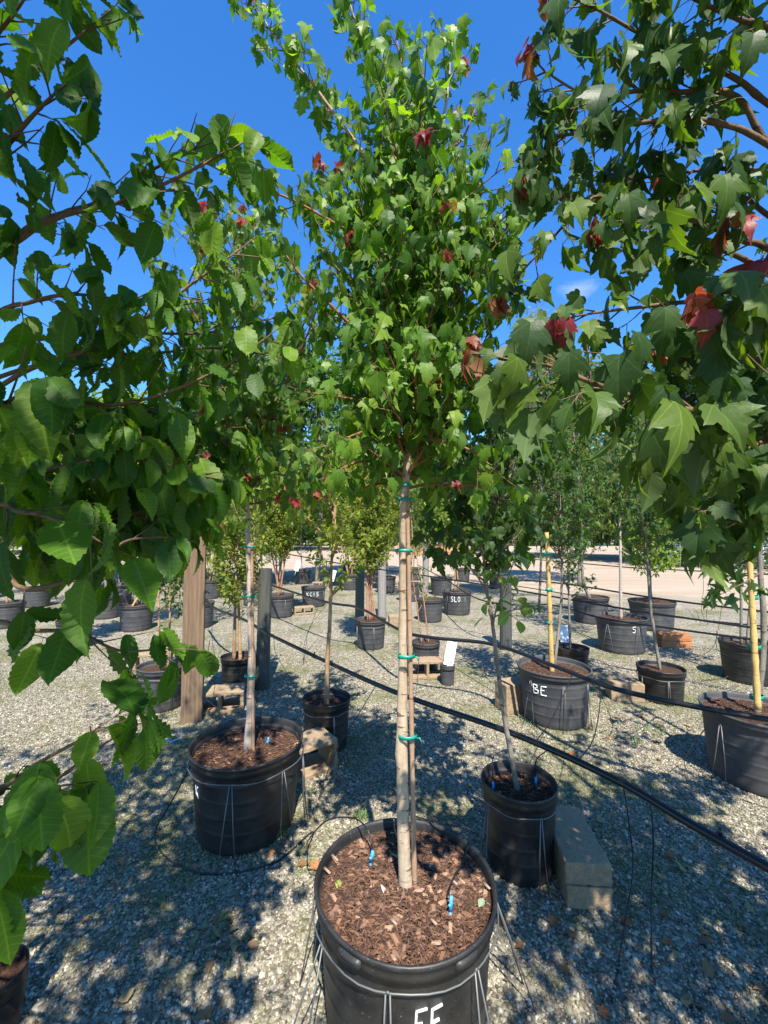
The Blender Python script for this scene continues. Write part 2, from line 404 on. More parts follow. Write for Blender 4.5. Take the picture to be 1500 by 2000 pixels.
        for var in range(NVAR):
            L = [l for l in rest if l[5] == var]
            if not L: continue
            V, T = SHAPES[S.shape][var]; n = len(L)
            R = np.array([[list(l[1]), list(l[2]), list(l[3])] for l in L]); sz = np.array([l[4] for l in L])
            ps = np.array([list(l[0]-s.loc) for l in L])
            W = np.einsum('vk,nkj->nvj', V, R)*sz[:, None, None]+ps[:, None, :]
            ti = np.array([l[6] for l in L])*(1+rng.uniform(-.18, .18, (n, 1)))
            Vs.append(W.reshape(-1, 3)); Ts.append((T[None]+(np.arange(n)*len(V))[:, None, None]).reshape(-1, 3)+base); base += n*len(V)
            Ls.append(np.tile(V, (n, 1))); Cs.append(np.repeat(ti, len(V), 0))
        cr = link(bpy.data.objects.new('crown', np_mesh('crown', np.concatenate(Vs), np.concatenate(Ts), np.concatenate(Ls), np.concatenate(Cs), mat)))
        cr.parent = s.o; cr['kind'] = 'stuff'
        for i in pick:
            l = s.lv[i]; o = link(bpy.data.objects.new('leaf', leaf_mesh(S.shape, l[5], l[6], mat))); o.parent = cr
            m = Matrix((l[1]*l[4], l[2]*l[4], l[3]*l[4])).transposed().to_4x4(); m.translation = l[0]-s.loc; o.matrix_local = m
        s.crown = cr; return s.o

# ================================================================== SETTING
def m_gravel():
    N = NT('gravel'); co = geo_co(N)
    vo = N.n('TexVoronoi'); vo.inputs['Scale'].default_value = 60; N.l(co, vo.inputs['Vector'])
    big = N.noise(1.1, 5, .6, co); mid = N.noise(9, 4, .6, co); fine = N.noise(240, 2, .6, co)
    sx = N.n('SeparateXYZ'); N.l(vo.outputs['Color'], sx.inputs[0])
    c = N.ramp(sx.outputs[0], [(0, (.08, .068, .048)), (.4, (.20, .175, .125)), (.75, (.33, .295, .215)), (1, (.52, .48, .37))])
    c = N.mix(N.math('MULTIPLY', fine, .4), c, (.24, .22, .19))
    moss = N.math('MULTIPLY', N.math('MAXIMUM', N.math('SUBTRACT', N.math('ADD', N.math('MULTIPLY', big, .7), N.math('MULTIPLY', mid, .3)), .49), 0), 5.5)
    c = N.mix(N.math('MINIMUM', moss, .75), c, (.10, .115, .035))
    N.bump(N.math('SUBTRACT', 1, vo.outputs['Distance']), .8, .012)
    # the bare dirt yard past the rows: sandy, tracked, its edge ragged
    sx2 = N.n('SeparateXYZ'); N.l(co, sx2.inputs[0]); e1 = N.noise(.6, 5, .65, co); lf = N.noise(.35, 4, .6, co); tr = N.n('Mapping'); tr.inputs['Rotation'].default_value = (0, 0, .5); tr.inputs['Scale'].default_value = (.12, 1.6, 1); N.l(co, tr.inputs[0]); trk = N.noise(1.2, 4, .6, tr.outputs[0])
    dd = N.math('ADD', N.math('ADD', sx2.outputs[1], N.math('MULTIPLY', sx2.outputs[0], .6)), -13.2); dd = N.math('ADD', dd, N.math('MULTIPLY', N.math('SUBTRACT', e1, .5), 7)); dd = N.math('MINIMUM', N.math('MAXIMUM', N.math('MULTIPLY', dd, .4), 0), .93)
    lc_ = N.ramp(trk, [(.3, (.36, .27, .19)), (.5, (.46, .38, .29)), (.72, (.54, .47, .38))]); lc_ = N.mix(N.math('MULTIPLY', lf, .5), lc_, (.40, .27, .17)); lc_ = N.mix(N.math('MULTIPLY', N.noise(14, 4, .7, co), .5), lc_, (.30, .25, .19))
    c = N.mix(dd, c, lc_)
    return N.set(c, .9, spec=.2)
M['gravel'] = m_gravel()
g = MB().add([(-400, -60, 0), (400, -60, 0), (400, 600, 0), (-400, 600, 0)], [(0, 1, 2, 3)]).build('ground', M['gravel'], smooth=False)
tag(g, kind='structure')
# earth bank and far hill behind the lot
def ridge(name, y0, y1, h, x0, x1, mat, n=40, seed=1):
    r = random.Random(seed); m = MB(); V = []; Fs = []
    for i in range(n+1):
        x = x0+(x1-x0)*i/n; hh = h*(.75+.5*r.random())
        V += [(x, y0, -.1), (x, y0+(y1-y0)*.35, hh*.7), (x, y1, hh)]
    for i in range(n):
        a = i*3; Fs += [(a, a+3, a+4, a+1), (a+1, a+4, a+5, a+2)]
    o = m.add(V, Fs).build(name, mat); tag(o, kind='structure'); return o
M['bank'] = m_rough('red_earth', (.42, .22, .11), (.30, .15, .08), 3, .95, .4, .05)
ridge('earth_bank', 30, 36, .7, 1, 6.5, M['bank'], 14, 3)

# ---- loose gravel stones near the camera (one mass of tens of thousands)
def pebbles():
    N = NT('pebble'); oi = N.n('ObjectInfo').outputs['Random']; co = geo_co(N)
    c = N.ramp(oi, [(0, (.075, .062, .044)), (.25, (.17, .148, .105)), (.6, (.285, .255, .18)), (.88, (.40, .365, .275)), (1, (.58, .545, .45))])
    big = N.noise(1.1, 5, .6, co); mid = N.noise(9, 4, .6, co)
    moss = N.math('MULTIPLY', N.math('MAXIMUM', N.math('SUBTRACT', N.math('ADD', N.math('MULTIPLY', big, .7), N.math('MULTIPLY', mid, .3)), .46), 0), 5.0)
    c = N.mix(N.math('MINIMUM', moss, .6), c, (.13, .145, .045))
    N.set(c, .85, spec=.25)
    n = 165000; Y = np.sqrt(rng.uniform(1.15**2, 6.2**2, n*2)); 
    keep = rng.uniform(0, 1, n*2) < np.interp(Y, [1.15, 2.2, 3.2, 4.6, 6.2], [1, 1, .75, .4, .15])*1.3
    Y = Y[keep]; X = rng.uniform(-1, 1, len(Y))*(Y*.93+.1)
    me = bpy.data.meshes.new('loose_gravel'); me.vertices.add(len(X))
    me.vertices.foreach_set('co', np.c_[X, Y, rng.uniform(.0005, .005, len(X))].astype(np.float32).ravel())
    s = (rng.lognormal(0, .36, len(X))*.0047).clip(.002, .013)
    sc = np.c_[s*rng.uniform(.8, 1.35, len(X)), s*rng.uniform(.7, 1.1, len(X)), s*rng.uniform(.5, .85, len(X))]
    ro = np.c_[rng.uniform(-.5, .5, len(X)), rng.uniform(-.5, .5, len(X)), rng.uniform(0, 6.28, len(X))]
    for nm, ar in (('scl', sc), ('rot', ro)):
        a = me.attributes.new(nm, 'FLOAT_VECTOR', 'POINT'); a.data.foreach_set('vector', ar.astype(np.float32).ravel())
    me.materials.append(N.m)
    o = link(bpy.data.objects.new('loose_gravel', me)); tag(o, 'loose pale grey gravel stones covering the ground between the pots', 'gravel', kind='stuff')
    ng = bpy.data.node_groups.new('scatter', 'GeometryNodeTree')
    ng.interface.new_socket('Geometry', in_out='INPUT', socket_type='NodeSocketGeometry'); ng.interface.new_socket('Geometry', in_out='OUTPUT', socket_type='NodeSocketGeometry')
    gi = ng.nodes.new('NodeGroupInput'); go = ng.nodes.new('NodeGroupOutput'); ip = ng.nodes.new('GeometryNodeInstanceOnPoints')
    ico = ng.nodes.new('GeometryNodeMeshIcoSphere'); ico.inputs['Radius'].default_value = 1; ico.inputs['Subdivisions'].default_value = 1
    sm = ng.nodes.new('GeometryNodeSetMaterial'); sm.inputs['Material'].default_value = N.m
    at = []
    for nm in ('scl', 'rot'):
        a = ng.nodes.new('GeometryNodeInputNamedAttribute'); a.data_type = 'FLOAT_VECTOR'; a.inputs['Name'].default_value = nm; at.append(a)
    L = ng.links.new
    L(gi.outputs[0], ip.inputs['Points']); L(ico.outputs['Mesh'], sm.inputs['Geometry']); L(sm.outputs[0], ip.inputs['Instance'])
    L(at[0].outputs['Attribute'], ip.inputs['Scale']); L(at[1].outputs['Attribute'], ip.inputs['Rotation']); L(ip.outputs[0], go.inputs[0])
    md = o.modifiers.new('scatter', 'NODES'); md.node_group = ng
pebbles()

# ================================================================== POTS
POTS = {}
def strokes_on_pot(root, r, h, phi, z0, hh, letters, wd=.035, gap=.012, th=.0045, taper=.13):
    G = {'E': [[(1, 1), (.1, .95), (0, .5), (0, 0), (.95, .02)], [(0, .52), (.6, .55)]], 'F': [[(1, 1), (.1, .93), (.05, .5), (0, -.05)], [(.05, .5), (.75, .56)]],
         'B': [[(0, 1), (.05, 0)], [(0, 1), (.7, .95), (.75, .7), (.05, .52), (.9, .4), (.85, .08), (.05, 0)]],
         'S': [[(.9, .9), (.4, 1), (.05, .8), (.4, .52), (.85, .3), (.5, 0), (0, .1)]], 'L': [[(.05, 1), (0, .02), (.9, 0)]],
         'O': [[(.5, 1), (.05, .7), (.1, .2), (.5, 0), (.9, .3), (.85, .8), (.5, 1)]], 'K': [[(0, 1), (.05, 0)], [(.9, 1), (.08, .48), (.9, 0)]],
         'R': [[(0, 0), (0, 1), (.75, .95), (.7, .6), (.02, .5), (.85, 0)]], '1': [[(.4, 1), (.45, 0)]], '5': [[(.9, 1), (.15, .97), (.1, .6), (.7, .55), (.85, .2), (.4, 0), (.05, .08)]],
         'C': [[(.9, .85), (.45, 1), (.05, .5), (.45, 0), (.9, .12)]]}
    m = MB(); s0 = -(len(letters)*(wd+gap))/2
    for L in letters:
        for st in G[L]:
            pts = []
            dense = []
            for i in range(len(st)-1):
                for k in range(3): t = k/3; dense.append((st[i][0]*(1-t)+st[i+1][0]*t, st[i][1]*(1-t)+st[i+1][1]*t))
            dense.append(st[-1])
            for x, y in dense:
                z = z0+y*hh; rr = r*(1-taper*(1-z/h))*.985+.001; an = phi+(s0+x*wd)/r
                pts.append((math.cos(an)*rr, math.sin(an)*rr, z))
            m.tube(pts, th*rnd(.9, 1.1), 6)
        s0 += wd+gap
    # flatten towards the wall is not needed: the stroke is a thick marker bead half sunk in the wall
    return m.build('marking', M['paint'], root)
def pot(key, label, x, y, r, h, mat='pot', soil=.05, mark=None, group=None, ridges=True, oval=1.0, stand=None):
    root = empty('nursery_pot', (x, y, 0), label, 'pot', group); m = MB()
    seg = 56 if y < 5 else 32
    pr = [(0, .002), (r*.84, .002), (r*.855, .012)]
    nz = 14
    for i in range(nz+1):
        z = .02+(h-.075)*i/nz; rr = r*(.865+.115*z/h)
        pr.append((rr, z))
        if ridges and i in (3, 6, 9, 12): pr += [(rr+.0018, z+.004), (rr+.0018, z+.012), (rr+.0008, z+.016)]
    ri = r*.965
    pr += [(r*.985, h-.05), (ri, h-.03), (ri*.985, h-.05), (r*.93, h-.12)]
    wb_ = rnd(0, 6); m.lathe(pr, seg, ay=oval, wob=wb_).build('pot_body', M[mat], root)
    lip = [(r*.972, h-.052), (r*1.0, h-.054), (r*1.006, h-.03), (r*1.012, h-.012), (r*1.028, h-.010), (r*1.030, h-.002), (r*1.018, h+.004), (r*.995, h+.002), (r*.985, h-.008), (r*.972, h-.052)]
    MB().lathe(lip, seg, ay=oval, wob=wb_).build('rim', M[mat], root)
    if soil is not None:
        V = [(0, 0, h-soil+.012)]; Fs = []; K = 9 if y < 3 else 4; sg = 40 if y < 3 else 20
        for i in range(1, K+1):
            for k in range(sg):
                a = 2*math.pi*k/sg; rr = r*.962*i/K
                V.append((rr*math.cos(a), oval*rr*math.sin(a), h-soil+.012*(1-i/K)+rnd(-.009, .009)))
        for k in range(sg): Fs.append((0, 1+k, 1+(k+1) % sg))
        for i in range(K-1):
            for k in range(sg):
                a, b = 1+i*sg+k, 1+i*sg+(k+1) % sg; Fs.append((a, a+sg, b+sg, b))
        MB().add(V, Fs).build('soil', M['soil'], root)
    if mark: strokes_on_pot(root, r, h, *mark)
    POTS[key] = (x, y, r, h, root, soil or 0); return root
def stand(key, label, feet, ring=True, rk=1.03, zk=.075, wr=.0027, group='wire pot stands'):
    x, y, r, h, _, _ = POTS[key]; root = empty('wire_pot_stand', (x, y, 0), label, 'pot stand', group)
    if ring:
        n = 40; MB().tube([(r*rk*math.cos(6.2832*k/n), r*rk*math.sin(6.2832*k/n), h-zk-.004*math.sin(k)) for k in range(n)], wr, 6, closed=True).build('ring', M['wire'], root)
    for a, spread, out in feet:
        z = h-zk; ra = r*rk; m = MB(); top = Vector((ra*math.cos(a), ra*math.sin(a), z))
        for sg in (-1, 1):
            b = a+sg*spread; ft = Vector((out*r*math.cos(b), out*r*math.sin(b), .0))
            t2 = Vector((ra*math.cos(a+sg*.02), ra*math.sin(a+sg*.02), z)); pts = [t2, t2.lerp(ft, .5)+rv(.003), ft]
            m.tube(pts, wr, 6)
            e = ft.normalized()*.0; m.tube([ft, ft+Vector((-math.sin(b), math.cos(b), 0))*sg*.03+Vector((0, 0, .004))], wr, 6)
        m.tube([Vector((ra*math.cos(a-.02), ra*math.sin(a-.02), z)), top+Vector((0, 0, .006)), Vector((ra*math.cos(a+.02), ra*math.sin(a+.02), z))], wr, 6)
        m.build('leg', M['wire'], root)
    return root
PI = math.pi
def face(x, y): return math.atan2(-y, -x)          # angle on the pot that faces the aisle where one stands
pot('front', 'large black pot with white EF handwriting, full of reddish bark mulch', .07, 1.50, .295, .45, 'pot', .035, (face(.07, 1.5)+.26, .235, .088, 'EF', .034, .012, .0042))
pot('left', 'large black pot holding the pale slender maple trunk beside the raw timber post', -.77, 2.46, .30, .45, 'pot', .06, (face(-.77, 2.46)-1.02, .26, .06, 'K', .03, .01, .003))
pot('be', 'large grey black pot with white BE handwriting', 1.49, 3.80, .30, .45, 'potgrey', .05, (face(1.49, 3.8)-.36, .275, .075, 'BE', .05, .02, .004))
pot('right', 'large weathered pot with bamboo cane and green tape tie, weeds on soil', 2.47, 2.88, .30, .45, 'potgrey', .04)
pot('fifteen', 'medium black pot between the mulch pot and the buff concrete block', .665, 2.16, .175, .40, 'pot', .06)
pot('tan', 'small black pot with tan stemmed tree behind a hollow concrete block', -.44, 3.32, .18, .36, 'pot', .06)
pot('postside', 'small black pot with brown trunk behind concrete block by the grey post', -1.50, 4.45, .17, .35, 'pot', .05)
pot('rpot', 'black pot marked with white R behind the beech leaves', -2.08, 4.05, .21, .38, 'potgrey', .05, (face(-2.08, 4.05)+.12, .24, .055, 'R', .04, .01, .003))
pot('stems', 'grey pot with several cinnamon crape myrtle stems beside grey post', -.19, 6.1, .215, .39, 'potgrey', .03)
pot('bush', 'grey pot holding a yellow green multi stemmed bush', -2.0, 8.3, .25, .42, 'potgrey', .03)
pot('k15', 'grey black pot marked KC15 with no tree in it', -1.56, 9.5, .27, .42, 'potgrey', .04, (face(-1.56, 9.5)-.05, .24, .085, 'KC15', .055, .02, .006))
pot('slo', 'dark pot marked SLO in white handwriting', 1.46, 8.6, .29, .45, 'potgrey', .03, (face(1.46, 8.6)-.05, .27, .10, 'SLO', .05, .02, .006))
pot('behindslo', 'dark pot standing behind the pot marked SLO', 1.50, 11.2, .29, .45, 'potgrey', .03)
pot('cane', 'small black pot with two reddish canes behind two core concrete block', .50, 5.15, .165, .32, 'potgrey', .03)
pot('shade', 'small black pot in shade right behind the pot marked BE', 2.12, 4.86, .175, .33, 'pot', .05)
pot('whitetrunk', 'large grey pot with thin white trunk and wire stand', 3.28, 5.95, .32, .46, 'potgrey', .04, (face(3.28, 5.95)+.55, .30, .08, '5', .05, .02, .004))
pot('behindwhite', 'wide dark pot behind the grey pot with white trunk', 4.55, 7.3, .35, .46, 'potgrey', .02)
pot('broken', 'dark dented pot with crooked grey trunk at the edge of dirt lot', 3.75, 7.8, .31, .46, 'potgrey', .03)
pot('gum', 'low black pot in shade with slim sweetgum trunk beside buff block', 2.70, 4.22, .205, .31, 'pot', .04)
pot('farleft', 'grey pot with white spill under the left beech boughs', -4.35, 6.05, .22, .40, 'potgrey', .03)
pot('farleftb', 'grey pot with red ribboned bamboo behind the beech boughs', -4.15, 7.2, .26, .42, 'potgrey', .03)
pot('farmid', 'grey pot behind the raw timber post', -4.3, 10.6, .27, .44, 'potgrey', .03)
pot('farmidb', 'distant grey pot at the edge of the pale lot behind crape myrtles', .05, 11.6, .27, .42, 'potgrey', .03)
pot('farrow', 'distant grey pot between crape myrtle and grey post', -.95, 12.2, .27, .42, 'potgrey', .03)
pot('farrowb', 'distant black pot beside the shaded far row block', .85, 7.9, .24, .4, 'potgrey', .03)
pot('backright', 'shaded dark pot on the gravel behind the bamboo caned pot', 4.0, 4.75, .25, .42, 'pot', .05)
pot('corner', 'tiny black pot with white tag half hidden beneath beech leaves', -1.27, 1.46, .085, .19, 'pot', .03, ridges=False)
pot('beechpot', 'black pot of the beech tree', -1.45, .92, .28, .45, 'pot', .05)
pot('mapleright', 'black pot of the overhanging maple tree', 1.62, .95, .28, .45, 'pot', .05)

cf = face(.07, 1.5)
for an in (cf-.55, cf+.62, cf+2.6, cf-2.5):
    x, y, r, h, rt, _ = POTS['front']; m = MB(); n = 7
    V = []
    for k in range(n):
        t = (k/(n-1)-.5)*.26; b = an+t; f = 1-(2*k/(n-1)-1)**4*.75
        for rr, zz in ((.99, -.012), (1.03+.022*f, -.014), (1.03+.026*f, -.024), (1.02+.02*f, -.036), (.985, -.040)): V.append((r*rr*math.cos(b), r*rr*math.sin(b), h+zz))
    Fs = [(k*5+j, (k+1)*5+j, (k+1)*5+j+1, k*5+j+1) for k in range(n-1) for j in range(4)] + [(0, 1, 2, 3, 4), tuple((n-1)*5+j for j in (4, 3, 2, 1, 0))]
    m.add(V, Fs).build('grip', M['pot'], rt)
stand('front', 'galvanised wire stand with splayed legs round the pot marked EF', [(cf-.15, .05, 1.10), (cf+.72, .12, 1.28), (cf-.95, .16, 1.45), (cf+1.75, .10, 1.5), (cf-1.9, .12, 1.3)], True, 1.04, .065)
cl = face(-.77, 2.46)
stand('left', 'thin wire stand round the pot beside the raw timber post', [(cl-.25, .12, 1.2), (cl+.62, .13, 1.15), (cl+1.35, .1, 1.1), (cl+3, .1, 1.1)], True)
cb = face(1.49, 3.8)
stand('be', 'wire stand of inverted V legs round the pot marked BE', [(cb-.62, .16, 1.16), (cb+.25, .05, 1.04), (cb+1.0, .10, 1.08), (cb+2.9, .1, 1.1)], False)
stand('right', 'wire stand against the weathered pot with bamboo cane', [(face(2.47, 2.88)-.62, .14, 1.15), (face(2.47, 2.88)+.5, .1, 1.1)], False)
stand('fifteen', 'wire stand round the medium black pot beside the concrete block', [(face(.66, 2.16)-.9, .12, 1.25), (face(.66, 2.16)+.55, .12, 1.12), (2, .1, 1.1)], True)
stand('tan', 'wire stand on the small black pot behind the hollow block', [(face(-.44, 3.3)+.3, .03, 1.05), (face(-.44, 3.3)-1.2, .1, 1.3)], True)
stand('rpot', 'wire stand on the pot marked R', [(face(-2.08, 4.05)+.35, .06, 1.05)], True)
stand('stems', 'wire stand round the grey pot of cinnamon stems', [(face(-.19, 6.1)+.2, .04, 1.04), (face(-.19, 6.1)-1.0, .06, 1.1)], True)
stand('bush', 'wire stand round the grey pot of the yellow green bush', [(face(-2, 8.3)+.35, .05, 1.04), (face(-2, 8.3)-.9, .05, 1.04)], True)
stand('k15', 'wire stand round the pot marked KC15', [(face(-1.56, 9.5), .03, 1.04), (face(-1.56, 9.5)+.9, .1, 1.1)], True)
stand('slo', 'wire stand of V legs at the pot marked SLO', [(face(1.46, 8.6)-.6, .16, 1.1), (face(1.46, 8.6)+.55, .16, 1.1)], False)
stand('whitetrunk', 'wire stand of V legs at the grey pot with white trunk', [(face(3.28, 5.95)-.5, .22, 1.08), (face(3.28, 5.95)+.65, .1, 1.05)], False)
stand('gum', 'wire stand on the low pot of slim sweetgum', [(face(2.7, 4.22)+.3, .04, 1.05), (face(2.7, 4.22)-.8, .06, 1.05)], True)

# ================================================================== TREES
def soilz(k): return POTS[k][3]-POTS[k][5]-.01
MAPLE = Spec(size=.068, young=.014, droop=1.15, tw=28, greens=[(.080, .17, .022), (.105, .21, .026), (.135, .245, .032), (.060, .135, .022), (.17, .27, .034)], tl=.15, node=.042)
# ---- the red maple in the front pot
x, y = POTS['front'][:2]; D = 1.50
T = Tree('maple_tree', 'tall red maple with grey trunk growing in the pot marked EF', (x+.01, y, soilz('front')))
px_tr = [(785, 1500), (787, 1300), (788, 1100), (790, 960), (806, 800), (815, 640), (808, 480), (820, 380), (850, 300), (870, 210), (880, 110), (885, 80)]
tp = [Vector((x+.005, y, soilz('front')-.01))] + [P(a, b, D+.02*math.sin(i*1.3)) for i, (a, b) in enumerate(px_tr)]
trunk = T.wood('trunk', tp, .0265, .0035, 'maplebark', 14, .0012, 8, .5)
LB = [[(806, 470, 1.5), (760, 370, 1.48), (715, 305, 1.46), (655, 225, 1.43), (600, 150, 1.41), (545, 85, 1.4), (508, 25, 1.4)],
      [(830, 345, 1.5), (800, 290, 1.5), (765, 200, 1.5), (730, 120, 1.48), (695, 45, 1.46), (672, -40, 1.45)],
      [(852, 300, 1.5), (900, 275, 1.5), (927, 215, 1.5)], [(850, 300, 1.5), (800, 180, 1.56), (775, 80, 1.58)],
      [(812, 540, 1.5), (730, 480, 1.45), (660, 440, 1.42), (580, 395, 1.4), (500, 360, 1.38), (460, 330, 1.37)],
      [(808, 760, 1.5), (740, 690, 1.44), (690, 640, 1.40), (640, 590, 1.37), (590, 540, 1.35), (560, 500, 1.34)],
      [(806, 790, 1.5), (772, 750, 1.42), (740, 825, 1.36), (690, 850, 1.33), (640, 870, 1.3)],
      [(815, 590, 1.5), (880, 520, 1.47), (940, 470, 1.45), (985, 425, 1.44)], [(812, 700, 1.5), (890, 640, 1.45), (950, 600, 1.42), (985, 565, 1.4)],
      [(800, 850, 1.5), (850, 860, 1.4), (920, 880, 1.34), (980, 930, 1.3)], [(795, 900, 1.5), (740, 900, 1.42), (690, 905, 1.36), (640, 930, 1.33)],
      [(790, 955, 1.5), (850, 945, 1.55), (930, 950, 1.6), (1000, 985, 1.65)], [(790, 950, 1.5), (740, 945, 1.55), (690, 960, 1.6)], [(792, 930, 1.5), (850, 930, 1.7), (900, 930, 1.85)], [(812, 640, 1.5), (860, 560, 1.38), (900, 500, 1.28)], [(806, 800, 1.5), (770, 720, 1.35), (740, 640, 1.25)], [(806, 780, 1.5), (850, 720, 1.35), (890, 690, 1.24)]]
for i, b in enumerate(LB):
    p = T.wood('branch', [P(*q) for q in b], .0085 if i in (0, 1, 5) else .0065, .0022, 'maplebark' if i < 2 else 'redtwig', 7)
    T.foliate(p, MAPLE, .15, 1.0 if i > 1 else 1.55, tip=True if i in (0, 1, 4) else None)
T.auto(trunk, .335, .70, 46, [(0, .32), (.3, .40), (.6, .28), (.85, .15), (1, .10)], MAPLE, 'redtwig', (.45, .95), .0065)
T.auto(trunk, .80, .99, 3, [(0, .10), (1, .05)], MAPLE, 'redtwig', (.6, 1), .004, .7)
T.auto(trunk, .34, .66, 44, [(0, .30), (.5, .40), (1, .34)], MAPLE, 'redtwig', (.1, .8), .0055)
T.finish(MAPLE)
# ---- the slim maple in the pot beside the raw timber post
x, y = POTS['left'][:2]; D = 2.46
T = Tree('maple_tree', 'slim maple with pale blotched trunk beside the raw timber post', (x, y, soilz('left')))
tp = [Vector((x, y, soilz('left')-.01))] + [P(a, b, D) for a, b in [(491, 1300), (488, 1150), (484, 1040), (482, 900), (478, 780), (470, 650), (462, 540), (455, 460)]]
trunk = T.wood('trunk', tp, .025, .004, 'palebark', 12, .002, 6, .6)
M2 = Spec(size=.085, young=.045, tw=20, tl=.19, node=.055, greens=[(.085, .155, .026), (.12, .20, .03), (.15, .23, .036), (.07, .13, .024)])
for b in [[(480, 870), (530, 800), (580, 700), (620, 600), (655, 480)], [(478, 700), (440, 620), (410, 520), (400, 450)], [(482, 900), (540, 900), (590, 890), (610, 930)],
          [(484, 980), (470, 960), (450, 980), (430, 1010)], [(480, 950), (510, 930), (540, 930), (560, 960)], [(478, 780), (540, 700), (590, 640), (600, 590)]]:
    T.foliate(T.wood('branch', [P(a, c, D-.12*i) for i, (a, c) in enumerate(b)], .008, .0025, 'redtwig', 6), M2, .15, tip=True)
T.auto(trunk, .41, .60, 22, [(0, .36), (1, .5)], M2, 'redtwig', (-.25, .5), .006)
T.auto(trunk, .46, .98, 30, [(0, .45), (.4, .58), (1, .15)], M2, 'redtwig', (.4, .9), .007)
T.finish(M2)
# ---- the beech that reaches in from the side, its trunk out of view
B = Spec(shape='beech', mat='beech', size=.090, tw=19, tl=.125, node=.046, pet=.12, opp=1, fwd=.8, side=.6, up=-.05, stiff=.62, droop=1.0, jit=.28, nz=.8, petup=-.05, curve=-.05,
         greens=[(.055, .135, .016), (.072, .165, .018), (.10, .205, .022), (.042, .11, .016), (.135, .24, .026)], youngs=[(.10, .2, .03)], twr=.0016)
x, y = POTS['beechpot'][:2]
T = Tree('beech_tree', 'broad leaved beech with pleated toothed leaves overhanging from the side', (x, y, soilz('beechpot')))
tp = [Vector((x, y, soilz('beechpot')-.01)), Vector((x-.02, y, 1.0)), Vector((x, y+.03, 1.8)), Vector((x+.03, y, 2.6)), Vector((x+.02, y, 3.4)), Vector((x+.05, y, 3.9))]
T.thin = 1
trunk = T.wood('trunk', tp, .04, .008, 'greybark', 12, .002)
def bz(z): 
    return Vector((x, y, z))
LB = [(1.75, [(-60, 840, .88), (40, 772, .86), (150, 785, .84), (230, 790, .82), (330, 765, .82), (430, 720, .84), (520, 660, .86)]),
      (1.6, [(-80, 800, .85), (60, 720, .80), (180, 680, .78), (300, 610, .76), (380, 550, .76), (455, 497, .78)]),
      (1.9, [(-60, 540, .86), (60, 440, .82), (190, 395, .80), (300, 330, .79), (378, 292, .79)]),
      (2.0, [(-60, 520, .80), (100, 430, .76), (250, 390, .76), (380, 330, .76), (450, 292, .78)]),
      (2.3, [(-80, 300, .78), (0, 200, .74), (100, 115, .72), (195, 38, .72)]),
      (2.4, [(-90, 150, .74), (0, 60, .70), (60, -20, .68)]), (2.2, [(-90, 400, .70), (0, 300, .64), (60, 230, .60), (110, 180, .58)]),
      (1.5, [(-80, 980, .84), (60, 930, .80), (180, 900, .80), (300, 900, .82), (400, 930, .84)]),
      (1.4, [(-80, 1010, .74), (40, 1000, .68), (130, 1022, .66), (200, 1060, .66)]),
      (1.3, [(-80, 1120, .80), (50, 1150, .76), (170, 1120, .76), (240, 1060, .76), (300, 1050, .78)]),
      (1.2, [(-80, 1230, .82), (50, 1232, .80), (150, 1235, .80), (230, 1270, .78), (310, 1268, .80)]),
      (1.0, [(-80, 1560, .66), (0, 1540, .62), (80, 1487, .60), (187, 1430, .60)]), (.95, [(-80, 1680, .64), (0, 1605, .60), (60, 1560, .60), (205, 1452, .60)]),
      (.9, [(-90, 1800, .66), (-30, 1700, .62), (10, 1640, .60)]), (1.6, [(-90, 860, .66), (-10, 800, .58), (40, 770, .55)]),
      (1.7, [(-60, 700, .9), (100, 660, .9), (250, 650, .92), (400, 650, .95), (540, 620, 1.0)]), (1.65, [(-60, 760, .95), (150, 700, .95), (300, 690, .98), (420, 680, 1.0), (560, 700, 1.05)]),
      (1.55, [(-60, 880, .95), (100, 860, .95), (250, 850, .98), (350, 880, 1.0)]), (1.75, [(-60, 640, .8), (60, 590, .76), (150, 575, .74), (260, 590, .74)]),
      (1.5, [(-60, 970, .9), (100, 940, .9), (220, 950, .92), (330, 955, .95)]), (1.45, [(-60, 1040, .82), (60, 1030, .82), (180, 1015, .84), (270, 1010, .86)]), (1.6, [(-60, 830, .98), (120, 800, .98), (260, 810, 1.0), (380, 830, 1.02), (450, 860, 1.04)]),
      (1.45, [(-60, 1040, .95), (120, 990, .95), (260, 1000, .98), (380, 1010, 1.0)])]
for i, (z0, b) in enumerate(LB):
    q = [P(*c) for c in b]; p = T.wood('branch', [bz(z0)]+q, .006, .0016, 'twig', 7)
    T.foliate(p, B if not 8 <= i <= 14 else Spec(**{**B.__dict__, 'size': .112}), .30, .42 if 8 <= i <= 13 else (.75 if i in (4, 5, 6, 14) else (2.9 if i in (7, 17, 19, 20, 21, 22) else 1.1)), tip=False)
T.thin = 2; BA = Spec(**{**B.__dict__, 'tl': .26, 'tw': 14})  # extra boughs kept out of view, added to cast shade on the ground
T.auto(trunk, .30, .99, 90, [(0, .8), (.6, 1.15), (1, 1.0)], BA, 'twig', (.1, .5), .009, 1, side=Vector((.75, -.6, 0)))
T.finish(B)
